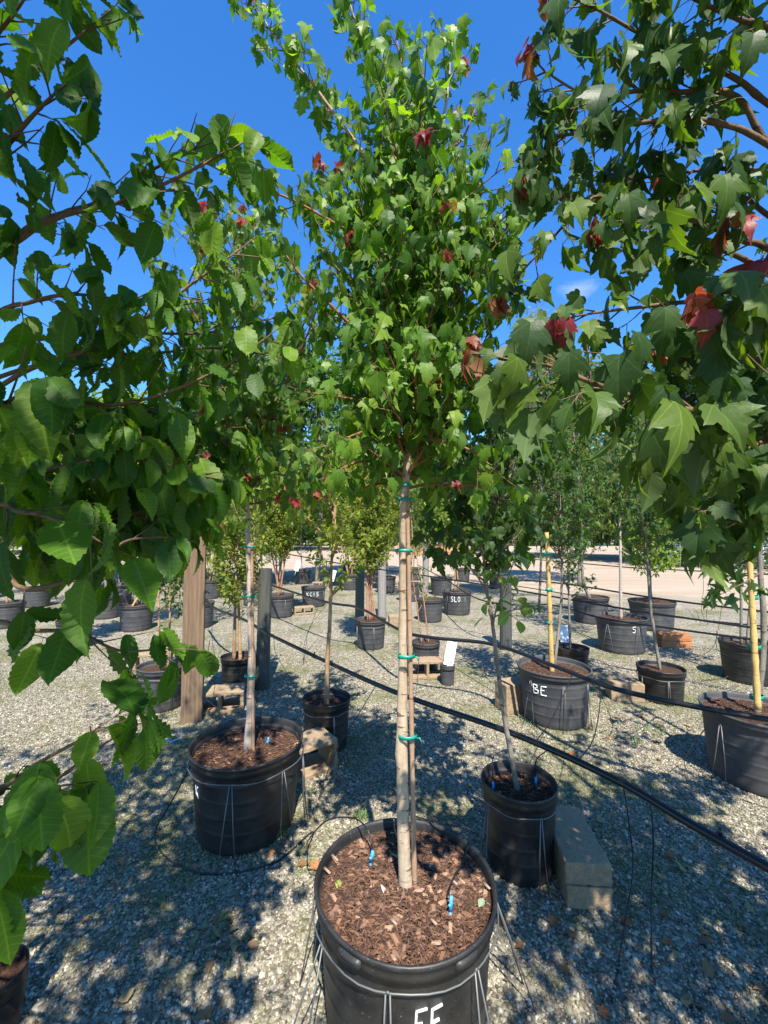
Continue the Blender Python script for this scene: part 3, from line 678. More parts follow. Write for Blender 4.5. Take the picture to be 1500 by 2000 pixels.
# ---- the maple that reaches in from the other side
R4 = Spec(size=.084, young=.05, up=-.15, side=.6, petup=-.15, droop=1.15, tw=17, tl=.115, node=.05, jit=.28, greens=[(.048, .098, .028), (.062, .12, .03), (.085, .15, .032), (.040, .085, .026), (.12, .19, .034)])
x, y = POTS['mapleright'][:2]
T = Tree('maple_tree', 'dark leaved maple overhanging from the side opposite the beech', (x, y, soilz('mapleright')))
tp = [Vector((x, y, soilz('mapleright')-.01)), Vector((x-.01, y, 1.1)), Vector((x-.03, y, 1.8)), Vector((x-.02, y+.02, 2.5)), Vector((x-.05, y, 3.2)), Vector((x-.05, y, 3.7))]
T.thin = 1; trunk = T.wood('trunk', tp, .04, .007, 'greybark', 12, .002)
LB = [(1.5, [(1560, 830, .86), (1440, 810, .78), (1340, 800, .74), (1240, 775, .71), (1150, 745, .69), (1075, 715, .68), (1005, 705, .68)], True),
      (2.2, [(1560, 240, 1.0), (1440, 155, .98), (1340, 110, .97), (1240, 60, .96), (1170, 20, .95), (1125, 0, .95)], True),
      (2.1, [(1560, 330, .98), (1440, 190, .96), (1330, 180, .96), (1240, 178, .96), (1180, 195, .97), (1130, 180, .98), (1065, 140, 1.0)], True),
      (2.0, [(1560, 320, .95), (1400, 240, .95), (1250, 240, .96), (1130, 260, .98), (1090, 270, 1.0), (1060, 310, 1.0)], True),
      (1.9, [(1560, 560, 1.0), (1440, 500, .98), (1320, 455, .96), (1230, 420, .96), (1160, 385, .98), (1075, 470, 1.02), (1020, 530, 1.05)], True),
      (1.8, [(1560, 520, .9), (1450, 470, .88), (1350, 430, .88), (1290, 425, .9), (1230, 430, .92)], True),
      (1.75, [(1560, 640, .95), (1450, 600, .93), (1350, 590, .93), (1250, 600, .95), (1170, 610, .96), (1110, 620, .97)], False),
      (1.7, [(1580, 640, .8), (1500, 600, .76), (1430, 590, .74)], True), (1.6, [(1560, 740, 1.0), (1450, 700, 1.0), (1350, 700, 1.02), (1270, 735, 1.04), (1220, 745, 1.05)], False),
      (1.4, [(1570, 900, .85), (1470, 870, .82), (1390, 860, .8), (1320, 880, .8)], False), (1.35, [(1570, 980, .85), (1480, 970, .82), (1420, 1000, .8)], False),
      (2.3, [(1560, 90, .9), (1450, 40, .88), (1380, 10, .88), (1300, -30, .88)], False), (2.15, [(1560, 360, 1.05), (1420, 330, 1.05), (1320, 340, 1.06), (1230, 350, 1.08)], False),
      (1.9, [(1560, 460, 1.1), (1440, 380, 1.1), (1330, 370, 1.12), (1220, 330, 1.15), (1150, 350, 1.16)], True), (1.5, [(1570, 780, .95), (1480, 790, .94), (1400, 770, .94)], False),
      (1.4, [(1580, 860, 1.1), (1480, 850, 1.1), (1400, 850, 1.12), (1330, 870, 1.15)], False), (1.35, [(1580, 930, 1.1), (1480, 920, 1.1), (1400, 930, 1.12), (1340, 950, 1.15)], False), (1.55, [(1580, 700, 1.2), (1460, 640, 1.2), (1360, 650, 1.2), (1290, 680, 1.22)], False)]
for z0, b, tip in LB:
    q = [P(*c) for c in b]; p = T.wood('branch', [Vector((x-.02, y, z0))]+q, .008, .002, 'twig', 7)
    T.foliate(p, R4, .28, 1.05, tip=tip)
T.thin = 2; RA = Spec(**{**R4.__dict__, 'tl': .26, 'tw': 14})  # unseen boughs, added out of frame for their shade on the gravel
T.auto(trunk, .28, .74, 70, [(0, .8), (.6, 1.0), (1, .8)], RA, 'twig', (.1, .5), .009, 1, side=Vector((-.4, -.8, 0)))
T.finish(R4)
# ---- two unseen maples behind the standpoint, added to shade the ground
for key, lab, xx, yy in (('backl', 'unseen maple added for shade behind the aisle on the beech side', -.62, -.62), ('backr', 'unseen maple added for shade behind the aisle on the overhanging maple side', 1.22, -.70)):
    pot(key, 'black pot of the ' + lab, xx, yy, .28, .45, 'pot', .05)
    T = Tree('maple_tree', lab, (xx, yy, soilz(key))); T.thin = 2
    tall = 4.4 if key == 'backl' else 3.5
    trunk = T.wood('trunk', [Vector((xx, yy, soilz(key)-.01)), Vector((xx, yy, 1.2)), Vector((xx+.02, yy, 2.2)), Vector((xx, yy+.02, tall))], .03, .006, 'maplebark', 10)
    T.auto(trunk, .42, .98, 46 if tall < 4 else 90, [(0, .55), (.4, .75), (1, .35)], Spec(size=.09, tw=14, tl=.22, node=.06), 'twig', (.2, .8), .007); T.finish(Spec(), 0)
# ---- trees of the middle rows
def tree(key, name, label, px, D, r0, r1, bark, S, auto, brs=(), nobj=120, top=None, elev=(.4, .95), minpx=10, br='twig', r=.006):
    x, y = POTS[key][:2]; T = Tree(name, label, (x, y, soilz(key)))
    tp = [Vector((x, y, soilz(key)-.01))] + [P(a, b, D) for a, b in px]
    tr = T.wood('trunk', tp, r0, r1, bark, 9, .0015, 6, .9)
    for b in brs: T.foliate(T.wood('branch', [P(a, c, d) for a, c, d in b], r, r*.35, br, 6), S, .2)
    if auto: T.auto(tr, auto[0], auto[1], auto[2], auto[3], S, br, elev, r, auto[4] if len(auto) > 4 else 1)
    return T.finish(S, nobj, minpx)
S6 = Spec(size=.085, tw=13, tl=.18, node=.055, greens=[(.045, .10, .028), (.06, .125, .03), (.04, .085, .026)])
tree('fifteen', 'maple_tree', 'slender leaning young maple in the medium black pot by the concrete block', [(985, 1400), (972, 1300), (962, 1220), (955, 1170), (945, 1120), (950, 1030), (965, 940), (970, 860)], 2.16, .013, .004, 'greybark', S6,
     (.58, .99, 46, [(0, .30), (.5, .42), (1, .3)]), [[(955, 1170, 2.16), (935, 1130, 2.1), (915, 1110, 2.05)]], 200, br='greybark')
SH = Spec(shape='heart', mat='oval', size=.085, tw=22, tl=.12, node=.05, droop=.6, nz=.9, greens=[(.15, .23, .07), (.12, .2, .06), (.17, .26, .09)])
T = Tree('redbud_sapling', 'pale green heart leaved sapling shoot twining the slender leaning maple', P(962, 1230, 2.10), None, 'plant')
T.foliate(T.wood('stem', [P(962, 1230, 2.12), P(968, 1195, 2.08), P(985, 1150, 2.04), P(1000, 1105, 2.0)], .005, .002, 'greybark', 6), SH, .1)
T.foliate(T.wood('stem', [P(965, 1205, 2.10), P(990, 1195, 2.05), P(1012, 1190, 2.02)], .004, .002, 'greybark', 6), SH, .2, .7); T.finish(SH, 60)
SE = Spec(shape='oval', mat='oval', size=.050, tw=22, tl=.22, node=.03, pet=.1, droop=.5, stiff=.6, nz=.9, greens=[(.045, .10, .026), (.06, .13, .03), (.075, .15, .035), (.035, .08, .025)], twr=.0018)
tree('be', 'elm_tree', 'small leaved tree tied to bamboo in the pot marked BE', [(1094, 1200), (1098, 1120), (1095, 1020), (1090, 920), (1080, 830), (1085, 760)], 3.83, .014, .004, 'greybark', SE,
     (.36, .98, 60, [(0, .42), (.4, .55), (1, .22)]), (), 60)
SG = Spec(shape='star', size=.10, tw=11, tl=.26, node=.07, greens=[(.05, .105, .03), (.065, .13, .035), (.04, .09, .03)])
tree('right', 'sweetgum_tree', 'star leaved tree with bamboo cane in the weathered pot', [(1492, 1250), (1484, 1100), (1482, 980), (1478, 860), (1470, 740), (1465, 640), (1460, 560)], 2.88, .020, .006, 'greybark', SG,
     (.45, .98, 26, [(0, .55), (.4, .62), (1, .25)]), [[(1482, 1120, 2.88), (1450, 1140, 2.7), (1425, 1150, 2.6)]], 200)
SG2 = Spec(shape='star', size=.085, tw=16, tl=.2, node=.07, greens=[(.05, .105, .03), (.065, .13, .035), (.04, .085, .03)])
tree('gum', 'sweetgum_tree', 'slim star leaved sapling rising from the low shaded pot', [(1272, 1200), (1266, 1120), (1258, 1040), (1250, 960), (1240, 890), (1232, 830)], 4.22, .016, .005, 'greybark', SG2,
     (.36, .98, 34, [(0, .22), (.5, .45), (1, .2)]), (), 120)
SY = Spec(shape='oval', mat='oval', size=.07, tw=24, tl=.28, node=.035, pet=.15, droop=.5, nz=.9, greens=[(.16, .24, .03), (.20, .28, .035), (.13, .21, .03), (.22, .30, .05)])
tree('whitetrunk', 'birch_tree', 'thin white trunked tree in the large grey pot with wire stand', [(1212, 1120), (1211, 1040), (1208, 960), (1206, 860), (1204, 780)], 5.95, .022, .006, 'palebark', Spec(shape='oval', mat='oval', size=.06, tw=18, tl=.26, node=.04, pet=.15),
     (.38, .98, 44, [(0, .5), (.5, .65), (1, .3)]), (), 0)
tree('behindwhite', 'golden_tree', 'bright yellow green leafy tree at the edge of dirt lot', [(1270, 1120), (1272, 1050), (1275, 960), (1278, 880)], 7.3, .02, .006, 'greybark', SY,
     (.20, .98, 52, [(0, .6), (.5, .75), (1, .35)]), (), 0)
tree('broken', 'elm_tree', 'crooked grey trunked small leaved tree in the dented pot', [(1140, 1140), (1137, 1110), (1132, 1080), (1130, 1020), (1128, 940), (1120, 840)], 7.8, .03, .01, 'greybark', SE,
     (.42, .98, 44, [(0, .75), (.5, .9), (1, .4)], .8), (), 0)
SC5 = Spec(shape='oval', mat='oval', size=.060, tw=30, tl=.28, node=.035, pet=.1, droop=.25, stiff=.8, nz=.8, up=.5, greens=[(.15, .21, .035), (.19, .25, .04), (.11, .17, .03), (.23, .24, .04)], twr=.0018, twig='redtwig')
tree('tan', 'crape_myrtle', 'tan trunked tree forking above the pipes in small black pot', [(640, 1280), (644, 1220), (646, 1160), (648, 1100), (652, 1020), (654, 960), (650, 880)], 3.32, .019, .006, 'tanbark', SC5,
     (.55, .98, 10, [(0, .3), (.5, .35), (1, .2)]), [[(646, 1165, 3.32), (670, 1140, 3.3), (688, 1100, 3.28), (720, 1060, 3.25)], [(645, 1150, 3.32), (636, 1120, 3.34), (625, 1060, 3.36)]], 100, br='tanbark', r=.009)
def multistem(key, label, tops, D, r0, bark, S, n, L, nobj=0):
    x, y, r, h = POTS[key][:4]; T = Tree('crape_myrtle', label, (x, y, soilz(key)), None, 'shrub')
    for a, b in tops:
        top = P(a, b, D+rnd(-.2, .2)); bs = Vector((x+rnd(-.08, .08), y+rnd(-.08, .08), soilz(key)-.01)); md = bs.lerp(top, .5)+Vector((rnd(-.03, .03), rnd(-.03, .03), 0))
        p = T.wood('stem', [bs, md, top], r0, r0*.35, bark, 7); T.auto(p, .34, .98, int(n*1.7), [(0, L), (1, L*.6)], S, 'tanbark', (.6, 1.1), .005)
    return T.finish(S, nobj)
multistem('stems', 'yellow green crape myrtle with cinnamon stems in grey pot', [(690, 920), (715, 900), (730, 930), (745, 960), (705, 960)], 6.1, .016, 'redbark', SC5, 12, .38)
multistem('bush', 'yellow green crape myrtle bush behind the weathered grey post', [(530, 960), (550, 930), (565, 950), (580, 980), (515, 1000)], 8.3, .018, 'redbark', SC5, 13, .5)
multistem('farmid', 'golden green bush in the pot behind the raw timber post', [(415, 980), (440, 950), (400, 960)], 10.6, .018, 'tanbark', SC5, 13, .6)
multistem('farmidb', 'golden green bush standing at the edge of the pale lot', [(740, 960), (760, 940), (780, 980)], 11.6, .018, 'tanbark', SC5, 13, .6)
multistem('farrow', 'golden green bush beyond the grey post', [(660, 950), (690, 960), (640, 970)], 12.2, .018, 'tanbark', SC5, 13, .6)
multistem('slo', 'thin stemmed tree in the pot marked SLO', [(880, 960), (900, 930)], 8.6, .016, 'tanbark', Spec(shape='heart', mat='oval', size=.09, tw=12, tl=.25, node=.06, greens=[(.13, .21, .03), (.17, .26, .03), (.09, .16, .03)]), 12, .5)
multistem('behindslo', 'yellow green leafy tree behind the pot marked SLO', [(850, 960), (870, 930)], 11.2, .018, 'greybark', Spec(shape='heart', mat='oval', size=.10, tw=12, tl=.3, node=.06, greens=[(.17, .25, .03), (.21, .30, .04), (.12, .19, .03)]), 16, .7)
multistem('cane', 'bare reddish canes leaning in small pot behind two core block', [(806, 1050), (800, 1090)], 5.15, .010, 'redbark', Spec(shape='oval', mat='oval', size=.05, tw=5, tl=.15), 3, .2)
multistem('shade', 'thin grey sapling in the small pot behind the pot marked BE', [(1106, 980)], 4.86, .014, 'greybark', SE, 10, .35)
multistem('farleft', 'yellow green shrub under the left beech boughs', [(150, 930), (120, 960)], 6.05, .014, 'greybark', SC5, 12, .45)
multistem('farleftb', 'leafy shrub tied to the red ribboned bamboo', [(270, 900), (240, 930), (290, 960)], 7.2, .016, 'greybark', SE, 14, .5)
multistem('rpot', 'young shrub in the pot marked R', [(310, 1000), (330, 1040)], 4.05, .012, 'tanbark', SE, 8, .35)
multistem('postside', 'brown trunked tree behind the block by grey post', [(470, 980), (455, 1030)], 4.45, .020, 'tanbark', SC5, 9, .35)
multistem('backright', 'dark leaved shrub in the shaded pot behind bamboo caned pot', [(1440, 900), (1470, 880)], 4.75, .016, 'greybark', SE, 18, .5)
FR = [(-7.6, 9.4), (-6.1, 9.9), (-5.3, 12.2), (-3.3, 11.6), (-2.6, 13.6), (-.2, 14.2), (1.0, 14.6), (-8.6, 12.6), (-6.9, 14.2), (2.6, 14.2), (-5.3, 8.2), (-6.5, 7.4), (-3.2, 7.4), (3.3, 12.4), (-4.7, 14.6), (-1.3, 16), (-9.8, 10.6), (-7.4, 6.4), (.6, 10.2), (-2.9, 9.6)]
for i, (xx, yy) in enumerate(FR):
    key = 'far%d' % i; pot(key, 'grey pot of a leafy shrub in the far nursery rows', xx, yy, .26, .42, 'potgrey', .03, group='pots of the far nursery rows')
    T = Tree('potted_shrub', 'leafy green shrub standing in a grey pot of the far nursery rows', (xx, yy, soilz(key)), 'shrubs of the far nursery rows', 'shrub')
    S_ = Spec(shape='oval', mat='oval', size=.085, tw=13, tl=.3, node=.06, pet=.1, droop=.5, nz=.8, greens=random.choice([[(.13, .2, .035), (.17, .24, .04), (.10, .16, .03)], [(.06, .12, .03), (.08, .15, .035), (.05, .1, .025)], [(.09, .16, .03), (.12, .19, .035), (.07, .13, .03)]]))
    hh = rnd(2.2, 3.2); p = T.wood('trunk', [Vector((xx, yy, soilz(key)-.01)), Vector((xx+rnd(-.1, .1), yy, hh*.5)), Vector((xx+rnd(-.1, .1), yy, hh))], .022, .008, random.choice(['tanbark', 'greybark', 'palebark']), 7)
    T.auto(p, .28, .98, 26, [(0, .55), (.5, .7), (1, .3)], S_, 'twig', (.3, 1.0), .007); T.finish(S_, 0)
# ---- trees beyond the nursery rows
def far_tree(label, px, top, D, wpx, bot, col, shape='tiny', size=.16, n=2600, name='background_tree', trunk=.09, cone=False, group='trees beyond the nursery rows'):
    base = P(px, 1040, D); base.z = 0; tp = P(px, top, D); bt = P(px, bot, D); hw = wpx/F*D/2
    T = Tree(name, label, base, group); H = tp.z
    pts = [base-Vector((0, 0, .05)), Vector((base.x+.1, D, H*.4)), Vector((base.x-.05, D, H*.95))]; T.wood('trunk', pts, trunk, trunk*.25, 'greybark', 8)
    S = Spec(shape=shape, mat='oval', size=size, greens=col); K = 60; c = []; n = int(n*2.6); size *= 1.35
    for i in range(K):
        f = rnd()**(.8); zz = bt.z+(H-bt.z)*f; prof = (1-f)**.8 if cone else math.sin(math.pi*min(1, .18+f*.80))**.6
        a = rnd(0, 6.28); rr = hw*prof*math.sqrt(rnd(.1, 1)); c.append((Vector((base.x+rr*math.cos(a), D+rr*math.sin(a)*.8, zz)), (.22+.2*rnd())*hw))
        T.wood('branch', [Vector((base.x, D, max(.4, zz-rr*.6))), c[-1][0]], trunk*.25, trunk*.08, 'greybark', 5, sm=2)
    for i in range(n):
        ct, s = random.choice(c); d = rv(1).normalized(); p = ct+Vector((d.x, d.y, d.z*.75))*s*rnd(.3, 1)**.5
        bd = (d*.7-UPV*.3+rv(.5)).normalized(); n0 = d+UPV*.8+rv(.4); nn = (n0-bd*n0.dot(bd)).normalized()
        T.lv.append((p, bd.cross(nn), bd, nn, size*rnd(.6, 1.25), random.randrange(NVAR), random.choice(col)))
    return T.finish(S, 0)
YG = [(.15, .21, .035), (.19, .25, .04), (.11, .17, .03)]; MG = [(.06, .12, .03), (.08, .15, .035), (.05, .1, .025)]; DG = [(.028, .055, .020), (.036, .07, .024), (.022, .045, .018)]
far_tree('broad yellow green tree seen past the beech boughs', 250, 800, 13, 260, 990, YG, n=4200, size=.13)
far_tree('low yellow green tree beside the broad yellow green one', 90, 860, 15, 260, 1000, YG, n=3600, size=.14)
far_tree('mid green tree rising behind the slim pale trunked maple', 420, 720, 12, 260, 960, MG, n=4500, size=.12)
far_tree('mid green rounded tree behind the front maple crown', 620, 720, 13, 300, 960, MG, n=5000, size=.12)
far_tree('yellow green tree behind the tan trunked tree', 700, 840, 16, 260, 1010, YG, n=4200, size=.15)
far_tree('wispy grey green willow with reddish tips above the elm', 1050, 625, 9, 170, 900, [(.14, .17, .09), (.18, .20, .12), (.20, .10, .08), (.10, .14, .06)], 'narrow', .085, 2600, 'willow_tree', .03, True)
far_tree('airy blue green tree beyond the elm', 1130, 715, 13, 230, 950, [(.06, .11, .05), (.09, .14, .06), (.12, .15, .08)], 'tiny', .11, 3600)
far_tree('tall dark evergreen beyond the wire baskets', 1400, 690, 21, 330, 1010, DG, 'tiny', .22, 6000, 'evergreen_tree', .12)
far_tree('dark evergreen at the end of the dirt lot', 1540, 640, 19, 330, 1000, DG, 'tiny', .2, 6000, 'evergreen_tree', .12)
far_tree('bushy dark evergreen behind the golden tree', 1260, 850, 25, 300, 1030, DG, 'tiny', .24, 5000, 'evergreen_tree', .12)
far_tree('rounded dark tree past the lot behind the elms', 1090, 900, 28, 260, 1030, DG, 'tiny', .26, 4000)
far_tree('green tree behind the red earth bank', 880, 880, 36, 220, 1030, MG, 'tiny', .32, 4000)
far_tree('low green tree at the far end of the pale lot', 560, 930, 40, 260, 1030, MG, 'tiny', .36, 3600)
far_tree('far green tree behind the left rows', 330, 930, 38, 260, 1030, MG, 'tiny', .36, 3600)
far_tree('far yellow green tree behind the left rows', 60, 930, 34, 300, 1030, YG, 'tiny', .34, 3600)
def woods():
    n = 60000; X = rng.uniform(-75, 75, n); f = rng.uniform(0, 1, n)**.7
    top = 5.6+1.6*np.sin(X*.31)+1.1*np.sin(X*.83+1)+.8*np.sin(X*2.1); Z = f*top; Y = 52+rng.uniform(-1.5, 2, n)+.6*np.sin(X*1.7)
    V0, T0 = SHAPES['tiny'][0]; an = rng.uniform(0, 6.28, n); t = rng.uniform(-1, .6, n)
    bd = np.c_[np.cos(an)*np.cos(t), np.sin(an)*np.cos(t), np.sin(t)]; nn = rng.normal(0, 1, (n, 3))+np.array([0, -.6, .8]); nn -= bd*(nn*bd).sum(1, keepdims=True); nn /= np.linalg.norm(nn, axis=1, keepdims=True)
    R = np.stack([np.cross(bd, nn), bd, nn], 1); W = np.einsum('vk,nkj->nvj', V0, R)*rng.uniform(.4, .9, n)[:, None, None]+np.c_[X, Y, Z][:, None, :]
    col = np.array(DG+MG)[rng.integers(0, 6, n)]
    me = np_mesh('far_woods', W.reshape(-1, 3), (T0[None]+(np.arange(n)*4)[:, None, None]).reshape(-1, 3), np.tile(V0, (n, 1)), np.repeat(col, 4, 0), M['oval'])
    o = link(bpy.data.objects.new('far_woods', me)); tag(o, 'dark green belt of woods along the horizon', 'woods', kind='stuff')
woods()

# ================================================================== POSTS, PIPES, BLOCKS AND SMALL THINGS
def post(label, px, pyb, w, ztop, mat, rot=.2, lean=0, round_=False):
    b = PZ(px, pyb, 0); m = MB()
    if round_: m.tube([(0, 0, -.05), (lean*.5, 0, ztop*.5), (lean, 0, ztop)], [w/2*1.03, w/2, w/2*.97], 18)
    else: m.box((0, 0, ztop/2-.03), (w, w*.95, ztop+.06), rot)
    o = m.build('post', M[mat], None, smooth=False); o.location = b
    if not round_: bevel(o, .006)
    else: o.data.shade_smooth(); o.modifiers.new('edge', 'EDGE_SPLIT')
    o.name = 'wooden_post'; tag(o, label, 'post', 'posts that carry the irrigation pipes'); return o
post('raw brown square timber post behind the beech leaves', 375, 1405, .17, 1.72, 'post', .35)
post('dark weathered round post behind the slim pale trunk', 512, 1345, .14, 1.24, 'greypost', 0, .02, True)
post('mossy grey post beside the pot of cinnamon stems', 702, 1232, .15, 1.12, 'greypost', 0, .01, True)
post('grey post behind the pot of cinnamon stems', 746, 1205, .16, 1.2, 'palepost', 0, .0, True)
post('silvered post by the dark pot behind the pot marked SLO', 831, 1158, .17, 1.25, 'palepost', 0, .02, True)
post('short black post behind the slender leaning maple', 988, 1268, .16, 1.0, 'greypost', 0, .01, True)
def pipe(label, pts, r=.0115, group='black irrigation pipes strung between posts'):
    W = [PZ(a, b, z) for a, b, z in pts]; o = MB().tube(catmull(W, 8), r, 10).build('irrigation_pipe', M['pipe']); tag(o, label, 'pipe', group); return W
PA = pipe('near black irrigation pipe from the grey post past the front trunk', [(395, 1165, .62), (420, 1188, .62), (480, 1212, .62), (520, 1236, .62), (650, 1298, .60), (780, 1355, .60), (1000, 1432, .60), (1200, 1522, .60), (1350, 1610, .60), (1540, 1716, .60)], .0155)
PB = pipe('black irrigation pipe crossing in front of the pot marked BE', [(400, 1122, .66), (500, 1136, .66), (630, 1174, .62), (700, 1187, .60), (780, 1230, .60), (840, 1245, .60), (960, 1258, .60), (1080, 1300, .60), (1200, 1345, .6), (1400, 1388, .6), (1560, 1414, .6)], .0165)
PC = pipe('thin black pipe passing above the grey pot of cinnamon stems', [(470, 1066, 1.25), (600, 1089, 1.12), (690, 1105, 1.02), (800, 1120, .92), (970, 1146, .82), (1200, 1186, .76), (1540, 1236, .7)], .011)
PD = pipe('black pipe curving from the silvered post to the white trunked pot', [(815, 1103, .72), (870, 1132, .66), (925, 1166, .62), (985, 1180, .60), (1080, 1182, .62), (1170, 1206, .6), (1300, 1226, .6), (1540, 1258, .6)], .011)
PE = pipe('farthest black pipe along the edge of the dirt lot', [(950, 1084, .8), (1200, 1106, .8), (1300, 1112, .8), (1540, 1124, .8)], .013)
PF = pipe('black pipe strung in front of the dented pot', [(970, 1130, .72), (1100, 1140, .70), (1300, 1171, .66), (1540, 1200, .62)], .013)
PG = pipe('thin twin pipe just under the pipe in front of the golden tree', [(980, 1140, .60), (1120, 1163, .6), (1250, 1196, .58), (1540, 1228, .58)], .008)
# couplings on the near pipe
for a, b in ((1397, 1634), (612, 1281)):
    c = PZ(a, b, .60); m = MB().tube([(-.0, -.0, 0), (.02, -.022, 0)], .016, 10); m.tube([(.01, -.011, .01), (.01, -.011, .035)], .006, 8)
    o = m.build('pipe_coupling', M['pipe']); o.location = c; tag(o, 'black coupling on the near irrigation pipe', 'coupling', 'couplings on the near pipe')
def dtube(label, pts, r=.0028, stake=None, group='thin black drip tubes'):
    root = empty('drip_tube', pts[0], label, 'tube', group); off = tuple(Vector(pts[0]))
    MB().tube(catmull(pts, 8), r, 6).build('tubing', M['tube'], root, off=off)
    if stake is not None:
        e = Vector(pts[-1]); d = stake.normalized(); sd = d.orthogonal().normalized(); m = MB()
        m.tube([e+d*.012, e-d*.03], [.0055, .0055], 8); m.tube([e-d*.012-sd*.011, e-d*.012+sd*.011], .004, 6); m.tube([e-d*.03, e-d*.07], [.0045, .002], 6)
        m.build('drip_stake', M['blue'], root, off=off)
    return root
zf = soilz('front')
def FS(a, b, z=0): return PZ(a, b, zf+.01+z)
dtube('drip tube arching over the rim of the front pot beside the grass tuft', [PZ(600, 1660, .0), PZ(603, 1640, .30), PZ(640, 1602, .46), PZ(690, 1598, .50), PZ(716, 1618, .50), FS(726, 1650, .05), FS(727, 1668, .055)], .003, Vector((.15, -.1, 1)))
dtube('drip tube looping over the far rim into the front pot mulch', [PZ(800, 1590, .30), PZ(830, 1600, .45), PZ(880, 1612, .50), PZ(918, 1622, .49), PZ(905, 1680, .45), FS(888, 1710, .04), FS(877, 1740, .05), FS(881, 1758, .05)], .003, Vector((.1, .15, 1)))
dtube('long drip hose curled on the gravel round the pot beside raw post', [PZ(375, 1490, .40), PZ(338, 1560, .2), PZ(304, 1620, .02), PZ(308, 1655, .006), PZ(345, 1690, .006), PZ(400, 1706, .006), PZ(470, 1703, .006), PZ(545, 1680, .006), PZ(610, 1625, .006), PZ(600, 1660, .004)], .0045)
zl = soilz('left')
dtube('drip tube arching from the timber post into the slim maple pot', [PZ(410, 1250, .62), PZ(398, 1330, .5), PZ(400, 1360, .47), PZ(425, 1385, .45), PZ(442, 1412, zl+.04)], .003, Vector((.1, 0, 1)))
dtube('short drip tube beside the pale trunk base', [PZ(508, 1420, zl+.03), PZ(520, 1430, zl+.05), PZ(524, 1444, zl+.05)], .003, Vector((0, .1, 1)))
zs = soilz('fifteen')
dtube('drip tube rising from the medium black pot', [PZ(1000, 1460, .42), PZ(966, 1475, .46), PZ(962, 1500, .43), PZ(963, 1532, zs+.05)], .0025, Vector((0, 0, 1)))
dtube('drip tube from the near pipe to the medium black pot', [PZ(1075, 1462, .60), PZ(1050, 1480, .5), PZ(1045, 1500, .44), PZ(1047, 1522, zs+.05)], .0025, Vector((0, 0, 1)))
for lab, a, b, z, ends in [
    ('drip tube hanging from the near pipe beside the concrete block', 1217, 1530, .6, [(1230, 1620, .25), (1236, 1700, .08), (1218, 1820, .006), (1195, 1960, .005)]),
    ('drip tube hanging straight from the near pipe to shaded gravel', 1270, 1560, .6, [(1276, 1640, .3), (1272, 1750, .05), (1274, 1900, .005)]),
    ('drip tube bowing from the near pipe towards the pot marked BE', 1132, 1482, .6, [(1160, 1440, .6), (1172, 1370, .60), (1168, 1340, .60)]),
    ('drip tube slanting from the front pipe across the pot marked BE', 1118, 1318, .60, [(1080, 1400, .50), (1045, 1450, .56)]),
    ('pale drip hose curled on gravel below the pot marked BE', 1168, 1345, .60, [(1195, 1410, .10), (1185, 1440, .005), (1120, 1450, .005), (1010, 1430, .005)]),
    ('drip tube curled on gravel before the weathered pot', 1400, 1392, .60, [(1345, 1470, .15), (1340, 1500, .006), (1390, 1540, .005), (1490, 1575, .005)]),
    ('drip tube pair hanging by the raw timber post', 418, 1192, .62, [(414, 1240, .4), (420, 1290, .2), (418, 1340, .005)]),
    ('drip tube hanging from the near pipe by the dark round post', 535, 1245, .62, [(540, 1280, .45), (570, 1330, .2), (585, 1372, .005)]),
    ('grey drip tube slanting from the near pipe to gravel behind front pot', 735, 1338, .60, [(700, 1395, .42), (655, 1470, .22), (622, 1560, .01)]),
    ('crossed drip tube dangling from the pipe beside cinnamon stems', 625, 1174, .62, [(608, 1220, .35), (595, 1255, .2), (592, 1300, .005)]),
    ('second crossed drip tube dangling beside cinnamon stems', 640, 1178, .62, [(605, 1225, .35), (598, 1260, .2), (594, 1290, .005)]),
    ('drip tube looping below the pipes near the bamboo cane', 1400, 1232, .62, [(1402, 1270, .4), (1438, 1290, .25), (1425, 1320, .05), (1370, 1330, .005)]),
    ('thin drip tube dropping behind the orange bricks', 1410, 1178, .66, [(1405, 1215, .4), (1395, 1260, .2), (1372, 1280, .01)]),
    ('thin drip tube hanging to the pale lot from far pipe', 1372, 1115, .8, [(1374, 1150, .5), (1370, 1190, .2), (1378, 1215, .005)]),
    ('second thin drip tube hanging to the lot from far pipe', 1384, 1116, .8, [(1388, 1150, .5), (1380, 1195, .2), (1382, 1220, .005)]),
    ('thin drip tube hanging beside the short black post', 1010, 1148, .68, [(1008, 1190, .45), (1012, 1220, .2), (1020, 1240, .005)]),
    ('thin drip tube hanging before the silvered post', 820, 1245, .60, [(818, 1290, .4), (814, 1340, .2), (806, 1400, .005)]),
    ('slanting drip tube right of the front trunk', 812, 1245, .60, [(850, 1280, .5), (930, 1330, .3), (975, 1360, .15), (990, 1395, .01)])]:
    dtube(lab, [PZ(a, b, z)]+[PZ(*e) for e in ends], .0028 if z < .7 else .004)
dtube('thin cable lying straight across the gravel by the low pot', [PZ(1140, 1292, .3), PZ(1170, 1290, .34), PZ(1200, 1310, .1), PZ(1215, 1330, .01)], .003)
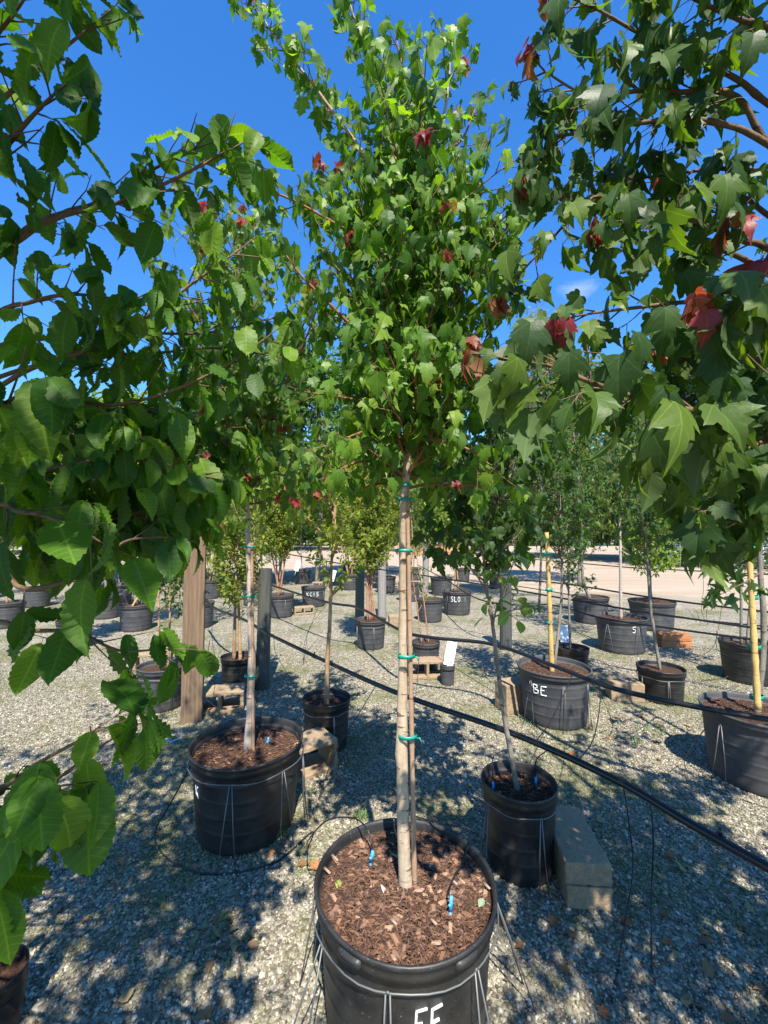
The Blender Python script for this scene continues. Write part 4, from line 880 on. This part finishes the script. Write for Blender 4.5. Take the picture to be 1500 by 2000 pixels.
# ---- bamboo canes and green ties
def cane(label, p0, p1, r, mat, ties=(), other=None, nodes=9):
    p0, p1 = Vector(p0), Vector(p1); root = empty('plant_stake', p0, label, 'stake'); off = tuple(p0); pts = []; rad = []
    for i in range(nodes*4+1):
        t = i/(nodes*4); pts.append(p0.lerp(p1, t)); rad.append(r*(1-.2*t)*(1.16 if i % 4 == 0 else 1))
    MB().tube(pts, rad, 10).build('cane', M[mat], root, off=off)
    for t, wr in ties:
        c = p0.lerp(p1, t); n = 14; m = MB(); wr *= .8 if other else 1.0; th = .006 if r < .015 else .013
        m.lathe([(wr, -th), (wr+.0012, -th), (wr+.0012, th), (wr, th)], n, c=tuple(c+(other if other else Vector((0, 0, 0)))), ax=1.15, ay=.75)
        e = c+(other or Vector((0, 0, 0)))+Vector((wr, -wr*.5, 0)); tl_ = rnd(.2, 1.0); m.tube([e, e+Vector((.014, -.01, .004))*tl_, e+Vector((.022, -.012, -.016))*tl_], [.0035, .003, .0015], 4)
        m.build('tie', M['tape'], root, off=off)
    return root
x, y = POTS['front'][:2]
cane('weathered cane tied with green tape to the front maple trunk', (x+.034, y-.006, zf-.03), P(795, 940, 1.485), .0085, 'cane', [(.99, .028), (.955, .028), (.83, .029), (.575, .031), (.385, .033)], Vector((-.014, 0, 0)), 11)
x, y = POTS['left'][:2]
cane('reddish cane tied with green tape to the slim pale trunk', (x+.035, y-.01, soilz('left')-.03), P(492, 1060, 2.44), .010, 'cane', [(.98, .036), (.75, .036), (.38, .036)], Vector((-.014, 0, 0)), 9)
x, y = POTS['be'][:2]
cane('yellow bamboo cane with green bands in the pot marked BE', (x-.02, y-.02, soilz('be')-.03), P(1068, 1040, 3.78), .021, 'bamboo', [(.03, .026), (.37, .026), (.60, .026), (.85, .026)], None, 8)
x, y = POTS['right'][:2]
cane('thick yellow bamboo cane tied with green tape in the weathered pot', P(1480, 1385, 2.76), P(1462, 1060, 2.80), .019, 'bamboo', [(.06, .045), (.36, .045), (.66, .045), (.97, .045)], Vector((.024, .03, 0)), 7)
cane('bamboo cane with red ribbon behind the beech boughs', (-4.2, 7.15, .38), P(300, 1120, 7.15), .018, 'bamboo', (), None, 6)
cane('orange tan bamboo cane beyond the tan trunked tree', P(653, 1040, 10), P(657, 940, 10), .025, 'bamboo', (), None, 5)
for a, b in ((0, 0),):
    p = P(299, 1168, 7.12); m = MB().lathe([(.024, -.03), (.03, -.03), (.032, .03), (.024, .03)], 10); m.tube([(.02, -.02, 0), (.05, -.03, -.06), (.04, -.03, -.14)], [.014, .010, .004], 5)
    o = m.build('red_ribbon', M['red']); o.location = p; tag(o, 'red ribbon knotted on a bamboo cane behind the beech', 'ribbon')
WEAR = bpy.data.textures.new('wear', 'CLOUDS'); WEAR.noise_scale = .035; WEAR.noise_depth = 3
# ---- hollow concrete blocks
def block(label, x, y, rot, L=.39, W=.19, H=.19, cores=2, end_open=True, mat='block', z=0, on_side=False, group=None):
    bm = bmesh.new(); o = None; m = MB(); t = .034
    # walls of the hollow block; the cores run along local Y when on_side else Z
    if cores == 0: m.box((0, 0, H/2), (L, W, H))
    else:
        a, b = (L, H) if on_side else (L, W); cw = (a-t*(cores+1))/cores
        xs = [-a/2]
        for k in range(cores): xs += [xs[-1]+t, xs[-1]+t+cw]
        xs.append(a/2); ys = [-b/2, -b/2+t, b/2-t, b/2]; dpt = W if on_side else H
        V = []; idx = {}
        for e, zz in enumerate((0, dpt)):
            for i, X in enumerate(xs):
                for j, Yv in enumerate(ys): idx[(e, i, j)] = len(V); V.append((X, Yv, zz))
        hole = lambda i, j: j == 1 and i % 2 == 1
        Fs = []; nx = len(xs)-1
        for i in range(nx):
            for j in range(3):
                if hole(i, j): continue
                q = [(i, j), (i+1, j), (i+1, j+1), (i, j+1)]
                Fs.append(tuple(idx[(1,)+k] for k in q)); Fs.append(tuple(idx[(0,)+k] for k in reversed(q)))
                for s_, (di, dj) in enumerate(((0, -1), (1, 0), (0, 1), (-1, 0))):
                    ni, nj = i+di, j+dj
                    if not (0 <= ni < nx and 0 <= nj < 3) or hole(ni, nj):
                        A, Bq = q[s_], q[(s_+1) % 4]; Fs.append((idx[(0,)+A], idx[(0,)+Bq], idx[(1,)+Bq], idx[(1,)+A]))
        if on_side: V = [(X, dpt/2-zz, Yv+H/2) for X, Yv, zz in V]
        m.add(V, Fs)
    o = m.build('concrete_block', M[mat], None, smooth=False); o.location = (x, y, z); o.rotation_euler = (0, 0, rot); bevel(o, .008, 2); sb_ = o.modifiers.new('sub', 'SUBSURF'); sb_.subdivision_type = 'SIMPLE'; sb_.levels = sb_.render_levels = 3; dm = o.modifiers.new('wear', 'DISPLACE'); dm.texture = WEAR; dm.strength = .012; dm.mid_level = .62; dm.texture_coords = 'GLOBAL'
    tag(o, label, 'block', group); bm.free(); return o
def blk(label, px, pyb, rot, **k):
    c = PZ(px, pyb, 0); return block(label, c.x, c.y, rot, **k)
c = PZ(1120, 1700, 0)
block('buff concrete block standing in dappled shade beside the medium black pot', .905, 2.10, PI/2-.10, .40, .195, .095, cores=0)
block('upper buff concrete block stacked beside the medium black pot', .902, 2.105, PI/2-.085, .40, .197, .095, cores=0, z=.0955)
block('hollow buff block with one dark opening between the two near black pots', -.53, 2.98, .62, .36, .24, .21, cores=1, on_side=True)
block('hollow block lying in shade behind the slim pale trunk', -1.50, 3.98, .25, .42, .24, .19, cores=2, on_side=True)
block('pinkish hollow block with two openings beside the tag bucket', .48, 4.86, .05, .40, .20, .20, cores=2, on_side=True)
block('solid buff block behind the pot marked BE', 1.20, 3.98, .3, .30, .2, .26, cores=0)
block('solid shaded buff block left of the low sweetgum pot', 2.36, 4.25, -.2, .30, .2, .17, cores=0)
block('long flat block behind the pot marked BE near shaded pot', 1.80, 4.72, .1, .40, .2, .2, cores=0)
block('lower orange brick beside the grey pot with white trunk', 4.12, 6.15, -.12, .40, .22, .09, cores=0, mat='brick')
block('upper orange brick beside the grey pot with white trunk', 4.13, 6.16, -.10, .40, .22, .09, cores=0, mat='brick', z=.0905)
block('distant two core block behind the crape myrtle bush', -1.85, 12.3, .05, .40, .2, .2, cores=2, on_side=True)
block('tan block between the two grey marked pots', -1.60, 8.55, .4, .40, .2, .15, cores=2, on_side=True)
block('block lying under the red ribbon cane', -2.75, 5.15, .3, .40, .2, .2, cores=2, on_side=True)
block('tan block behind the pot of cinnamon stems', .28, 7.4, .1, .40, .2, .2, cores=0)
# ---- tag bucket and plant tags
def card(label, c, wd, ht, tilt, rz, lines=5):
    root = empty('plant_tag', c, label, 'tag'); m = MB().box((0, 0, ht/2), (wd, .002, ht)); o = m.build('card', M['white'], root, smooth=False)
    for k in range(lines):
        MB().box((-.02*wd*(k % 2), -.0016, ht*(.88-.1*k)), (wd*rnd(.5, .82), .001, ht*.03)).build('print_line', M['ink'], root, smooth=False)
    MB().box((wd*.28, -.0016, ht*.15), (wd*.22, .001, ht*.12)).build('print_line', M['ink'], root, smooth=False)
    MB().tube([(0, .002, .0), (0, .003, -.12)], .004, 6).build('stem', M['white'], root)
    root.rotation_euler = (tilt, .28 if rz > 0 else 0, rz); return root
pot('tagb', 'small grey bucket holding the white printed tag', .68, 4.62, .075, .21, 'potgrey', .04, ridges=False)
card('white printed tag leaning in the small grey bucket', (.685, 4.62, .20), .11, .25, -.25, .12)
pot('tagc', 'small grey bucket behind the shaded pot', 2.33, 5.55, .08, .22, 'potgrey', .04, ridges=False)
card('white tag in the bucket behind the shaded pot', (2.33, 5.55, .20), .11, .22, -.2, -.05, 2)
card('white tag in the tiny pot beneath beech leaves', (-1.33, 1.45, .20), .06, .10, -.2, .3, 3)
card('white tag behind the tan trunked tree', tuple(P(647, 1135, 4.6)), .05, .12, -.2, .1, 0)
card('white tag among far pots behind the yellow green bush', tuple(P(578, 1115, 10.5)), .11, .25, -.1, .2, 0)
# ---- wire baskets stacked at the far side of the lot
def basket(label, px, pyb, D, wd, ht):
    b = P(px, pyb, D); root = empty('wire_basket_stack', (b.x, D, 0), label, 'wire baskets', 'stacked wire baskets across the lot'); m = MB(); n = 16
    for k in range(7):
        z = .03+ht*k/6.0; rr = wd*(.92+.08*(k % 2)); m.tube([(rr*math.cos(6.2832*i/n), rr*.8*math.sin(6.2832*i/n), z+rnd(-.03, .03)) for i in range(n)], .013, 4, closed=True)
    for i in range(22):
        a = 6.2832*i/22+rnd(-.1, .1); m.tube([(wd*math.cos(a), wd*.8*math.sin(a), .0), (wd*math.cos(a+.05), wd*.8*math.sin(a+.05), ht+rnd(-.05, .05))], .010, 4)
    for i in range(16): a = rnd(0, 6.28); c_ = rnd(0, 6.28); m.tube([(wd*math.cos(a), wd*.8*math.sin(a), ht*rnd(.6, 1)), (wd*math.cos(c_), wd*.8*math.sin(c_), ht*rnd(.7, 1.05))], .010, 4)
    m.build('basket_mesh', M['cagewire'], root)
    MB().lathe([(0, .01), (wd*.75, .01), (wd*.8, ht*.8), (0, ht*.85)], 16, ay=.8).build('nested_pots', M['potgrey'], root)
for i, (a, b, D, wd, ht) in enumerate([(1345, 1106, 20, .75, 1.15), (1392, 1108, 19.5, .72, 1.1), (1437, 1110, 19, .75, 1.2), (1485, 1110, 18.5, .7, 1.15), (1318, 1094, 23, .8, 1.1), (1370, 1094, 23, .8, 1.25), (1420, 1095, 22.5, .8, 1.3), (1465, 1096, 22, .8, 1.25), (1525, 1110, 18.5, .7, 1.1)]):
    basket('stack of pale wire baskets over nested pots across the dirt lot', a, b, D, wd, ht)
# ---- bark mulch on the front pot and litter
def chips(key, n_obj, n_stuff, s0, s1):
    x, y, r, h, root, sl = POTS[key]; soil = [c_ for c_ in root.children if c_.name.startswith('soil')][0]
    cols = [(.18, .097, .058), (.25, .14, .085), (.10, .056, .038), (.34, .22, .145), (.20, .12, .085), (.06, .035, .026)]; meshes = []
    for i, c_ in enumerate(cols):
        mt = m_rough('bark_chip_%d' % i, tuple(v*1.25 for v in c_), c_, 90, .9, .5, .002)
        for k in range(2):
            V = [(-.5+rnd(-.1, .1), -.3, 0), (.5, -.28+rnd(-.1, .1), 0), (.45, .3, 0), (-.4+rnd(-.1, .1), .34, 0), (-.35, -.2, .22), (.36, -.2, .18), (.33, .18, .24), (-.3, .2, .2)]
            me = bpy.data.meshes.new('bark_chip'); me.from_pydata(V, [], [(3, 2, 1, 0), (4, 5, 6, 7), (0, 1, 5, 4), (1, 2, 6, 5), (2, 3, 7, 6), (3, 0, 4, 7)]); me.materials.append(mt); meshes.append(me)
    def place():
        a = rnd(0, 6.28); rr = r*.93*math.sqrt(rnd()); return (rr*math.cos(a), rr*math.sin(a), h-sl+.006+.012*(1-rr/r))
    for i in range(n_obj):
        o = link(bpy.data.objects.new('bark_chip', random.choice(meshes))); o.parent = soil; o.location = place(); s = rnd(s0, s1)
        o.scale = (s*rnd(1, 1.7), s, s*rnd(.6, 1)); o.rotation_euler = (rnd(-.35, .35), rnd(-.35, .35), rnd(0, 6.28))
    for i in range(3):
        m = MB()
        for k in range(n_stuff//3):
            p = Vector(place()); d = Vector((rnd(-1, 1), rnd(-1, 1), rnd(-.3, .3))).normalized(); q = d.cross(UPV).normalized(); L = s0*rnd(.4, 1.3); W = L*rnd(.15, .5); z = Vector((0, 0, L*.25))
            m.add([p-d*L-q*W*.5, p+d*L-q*W*.3, p+d*L+q*W*.4, p-d*L+q*W*.5, p-d*L*.7+z, p+d*L*.7+z], [(0, 1, 5, 4), (1, 2, 5), (2, 3, 4, 5), (3, 0, 4), (3, 2, 1, 0)])
        o = m.build('mulch_crumbs', meshes[(0, 4, 10)[i]*1].materials[0], soil, smooth=False); o['kind'] = 'stuff'
chips('front', 295, 7000, .010, .026)
chips('left', 60, 2400, .009, .02)
chips('fifteen', 0, 600, .011, .02)
chips('be', 0, 500, .012, .02)
chips('right', 0, 600, .012, .02)
# fallen leaves
DRY = [(.30, .12, .05), (.24, .13, .06), (.36, .17, .07), (.20, .13, .08), (.33, .22, .11)]
def fallen(p, size, tint, sh='maple', lab=None, cat='leaf', grp=None, flat=.3):
    me = leaf_mesh(sh, random.randrange(NVAR), tint, M['dry']); o = link(bpy.data.objects.new('fallen_leaf', me)); o.location = p; o.scale = (size,)*3
    o.rotation_euler = (rnd(-flat, flat), rnd(-flat, flat)+(PI if rnd() < .4 else 0), rnd(0, 6.28)); tag(o, lab, cat, grp)
spots = [(1300, 1668), (1412, 1742), (1390, 1910), (1385, 1838), (1210, 1790), (1020, 1850), (1175, 1605), (1300, 1600), (1340, 1700), (1440, 1800), (1290, 1780), (1120, 1830), (1080, 1790), (1170, 1975), (985, 1790), (690, 1590), (665, 1515), (640, 1520), (620, 1695), (600, 1685), (560, 1640), (530, 1660), (575, 1600), (170, 1500), (200, 1495), (180, 1515), (140, 1635), (230, 1680), (120, 1770), (230, 1955), (410, 1965), (165, 1800), (380, 1685), (1260, 1400), (1230, 1405), (1345, 1425), (1350, 1418), (1210, 1400), (1285, 1480), (1120, 1470), (90, 1735), (1460, 1760), (1100, 1880), (1350, 1960)]
for i, (a, b) in enumerate(spots):
    p = PZ(a, b, .014); fallen(p, rnd(.035, .06), random.choice(DRY), 'maple' if rnd() < .6 else 'heart', 'dry brown fallen leaf on the gravel', 'leaf', 'dry fallen leaves on the gravel')
for i in range(46):
    a, b = rnd(0, 1500), 1440+560*rnd()**1.2; p = PZ(a, b, .012)
    if any((p.x-q[0])**2+(p.y-q[1])**2 < (q[2]+.06)**2 for q in POTS.values()) or abs(p.x-.9) < .14 and abs(p.y-2.1) < .25: continue
    fallen(p, rnd(.02, .045), random.choice(DRY), random.choice(['maple', 'heart', 'oval', 'star']), 'dry brown fallen leaf on the gravel', 'leaf', 'dry fallen leaves on the gravel', .5)
root = empty('fallen_branch', PZ(420, 1835, .0), 'cut twig with wilted olive leaves lying on the gravel', 'branch'); rl = root.location
MB().tube([PZ(345, 1845, .012), PZ(400, 1852, .018), PZ(450, 1850, .016), PZ(490, 1825, .012)], [.003, .0025, .002, .001], 5).build('twig', M['twig'], root, off=tuple(rl))
for i in range(30):
    a, b = random.gauss(440, 38), random.gauss(1838, 26); o = link(bpy.data.objects.new('leaf', leaf_mesh('oval', random.randrange(NVAR), random.choice([(.23, .22, .10), (.28, .26, .14), (.17, .17, .07), (.20, .13, .07)]), M['dry'])))
    o.parent = root; o.location = PZ(a, b, .012)-rl; o.scale = (rnd(.045, .06),)*3; o.rotation_euler = (rnd(-.4, .4), rnd(-.5, .5)+(PI if rnd() < .3 else 0), rnd(0, 6.28))
# leaf bits on the mulch
for a, b, t, lab in [(658, 1735, (.30, .36, .08), 'yellow green fallen leaf lying on the front pot mulch'), (935, 1772, (.25, .34, .22), 'pale green fallen leaflet on the mulch near the rim'), (762, 1747, (.6, .5, .45), 'bleached pale leaf scrap on the mulch by the trunk')]:
    fallen(FS(a, b, .012), .04, t, 'oval', lab, 'leaf', None, .25)
for i, (a, b) in enumerate([(655, 1675), (640, 1700), (888, 1722), (903, 1720), (952, 1730), (848, 1800), (770, 1800)]):
    o = MB().tube([FS(a-6, b-4, .014), FS(a+5, b+6, .016)], [.006, .004], 5).build('wood_chip', m_plain('pale_chip', (.34, .24, .17), .8) if i == 0 else bpy.data.materials['pale_chip']); tag(o, 'pale wood chip lying on the dark mulch', 'wood chip', 'pale wood chips on the mulch')
# blue clips on the ground beside the timber post
for a, b, c_, d in ((322, 1425, 328, 1446), (332, 1450, 350, 1443)):
    o = MB().tube([PZ(a, b, .012), PZ(c_, d, .012)], [.008, .005], 6).build('drip_stake', M['blue']); tag(o, 'blue plastic drip stake dropped on gravel by the raw timber post', 'stake', 'dropped blue drip stakes')
# weeds
def weeds(label, px, py, n, h, sp):
    c = PZ(px, py, 0); m = MB()
    for i in range(n):
        a = rnd(0, 6.28); p = c+Vector((random.gauss(0, sp), random.gauss(0, sp), 0)); q = Vector((math.cos(a), math.sin(a), 0)); L = h*rnd(.5, 1.1); sd = q.cross(UPV)*.0018
        V = [p-sd, p+sd, p+q*L*.35+UPV*L*.7+sd*.7, p+q*L*.35+UPV*L*.7-sd*.7, p+q*L*.8+UPV*L*.85]; m.add(V, [(0, 1, 2, 3), (3, 2, 4)])
    o = m.build('grass_tuft', M['grass']); tag(o, label, 'grass', kind='stuff')
M['grass'] = m_plain('grass_blade', (.09, .19, .03), .6)
for lab, a, b, n, h, sp in [('green grass tuft behind the front pot rim', 705, 1598, 60, .06, .03), ('short grass beside the slim maple pot base', 540, 1632, 70, .09, .04), ('grass between the pots marked BE and the weathered one', 1290, 1430, 120, .05, .08), ('moss and grass by the shaded gravel centre', 600, 1560, 120, .03, .12), ('grass sprigs below the pot marked BE', 1040, 1415, 60, .05, .10), ('small weed on the bright gravel', 1243, 1455, 25, .06, .02), ('weeds by the weathered pot foot', 1440, 1520, 50, .05, .06), ('grass sprigs at the foot of the front pot', 600, 1700, 40, .04, .05), ('weeds along the far gravel strip', 960, 1330, 80, .05, .15)]:
    weeds(lab, a, b, n, h, sp)
# ---- small clouds
def cloud(label, px, py, D, wd, ht, seed):
    c = P(px, py, D); bm = bmesh.new(); bmesh.ops.create_icosphere(bm, subdivisions=3, radius=1); me = bpy.data.meshes.new('cloud'); bm.to_mesh(me); bm.free()
    N = NT('cloud_vapour'); N.t.nodes.remove(N.b); co = N.n('TexCoord').outputs['Object']
    ln = N.n('VectorMath', operation='LENGTH'); N.l(co, ln.inputs[0]); nz = N.n('TexNoise'); nz.inputs['Scale'].default_value = 1.7; nz.inputs['Detail'].default_value = 5; nz.inputs['Roughness'].default_value = .6; nz.noise_dimensions = '4D'; nz.inputs['W'].default_value = seed
    N.l(co, nz.inputs['Vector']); d = N.math('SUBTRACT', N.math('ADD', N.math('MULTIPLY', nz.outputs['Fac'], 1.9), -.35), ln.outputs['Value'])
    d = N.math('MULTIPLY', N.math('MAXIMUM', d, 0), 2.2/ht); v = N.n('VolumePrincipled'); v.inputs['Color'].default_value = (1, 1, 1, 1); v.inputs['Anisotropy'].default_value = .2; N.l(d, v.inputs['Density']); N.l(v.outputs[0], N.out.inputs['Volume'])
    me.materials.append(N.m); o = link(bpy.data.objects.new('cloud', me)); o.location = c; o.scale = (wd/2, wd/3, ht/2); tag(o, label, 'cloud')
cloud('small wispy white cloud above the wispy willow', 1130, 567, 900, 130, 62, 2.3)
cloud('small white cloud above the yellow green tree by the beech', 160, 828, 900, 110, 55, 5.1)
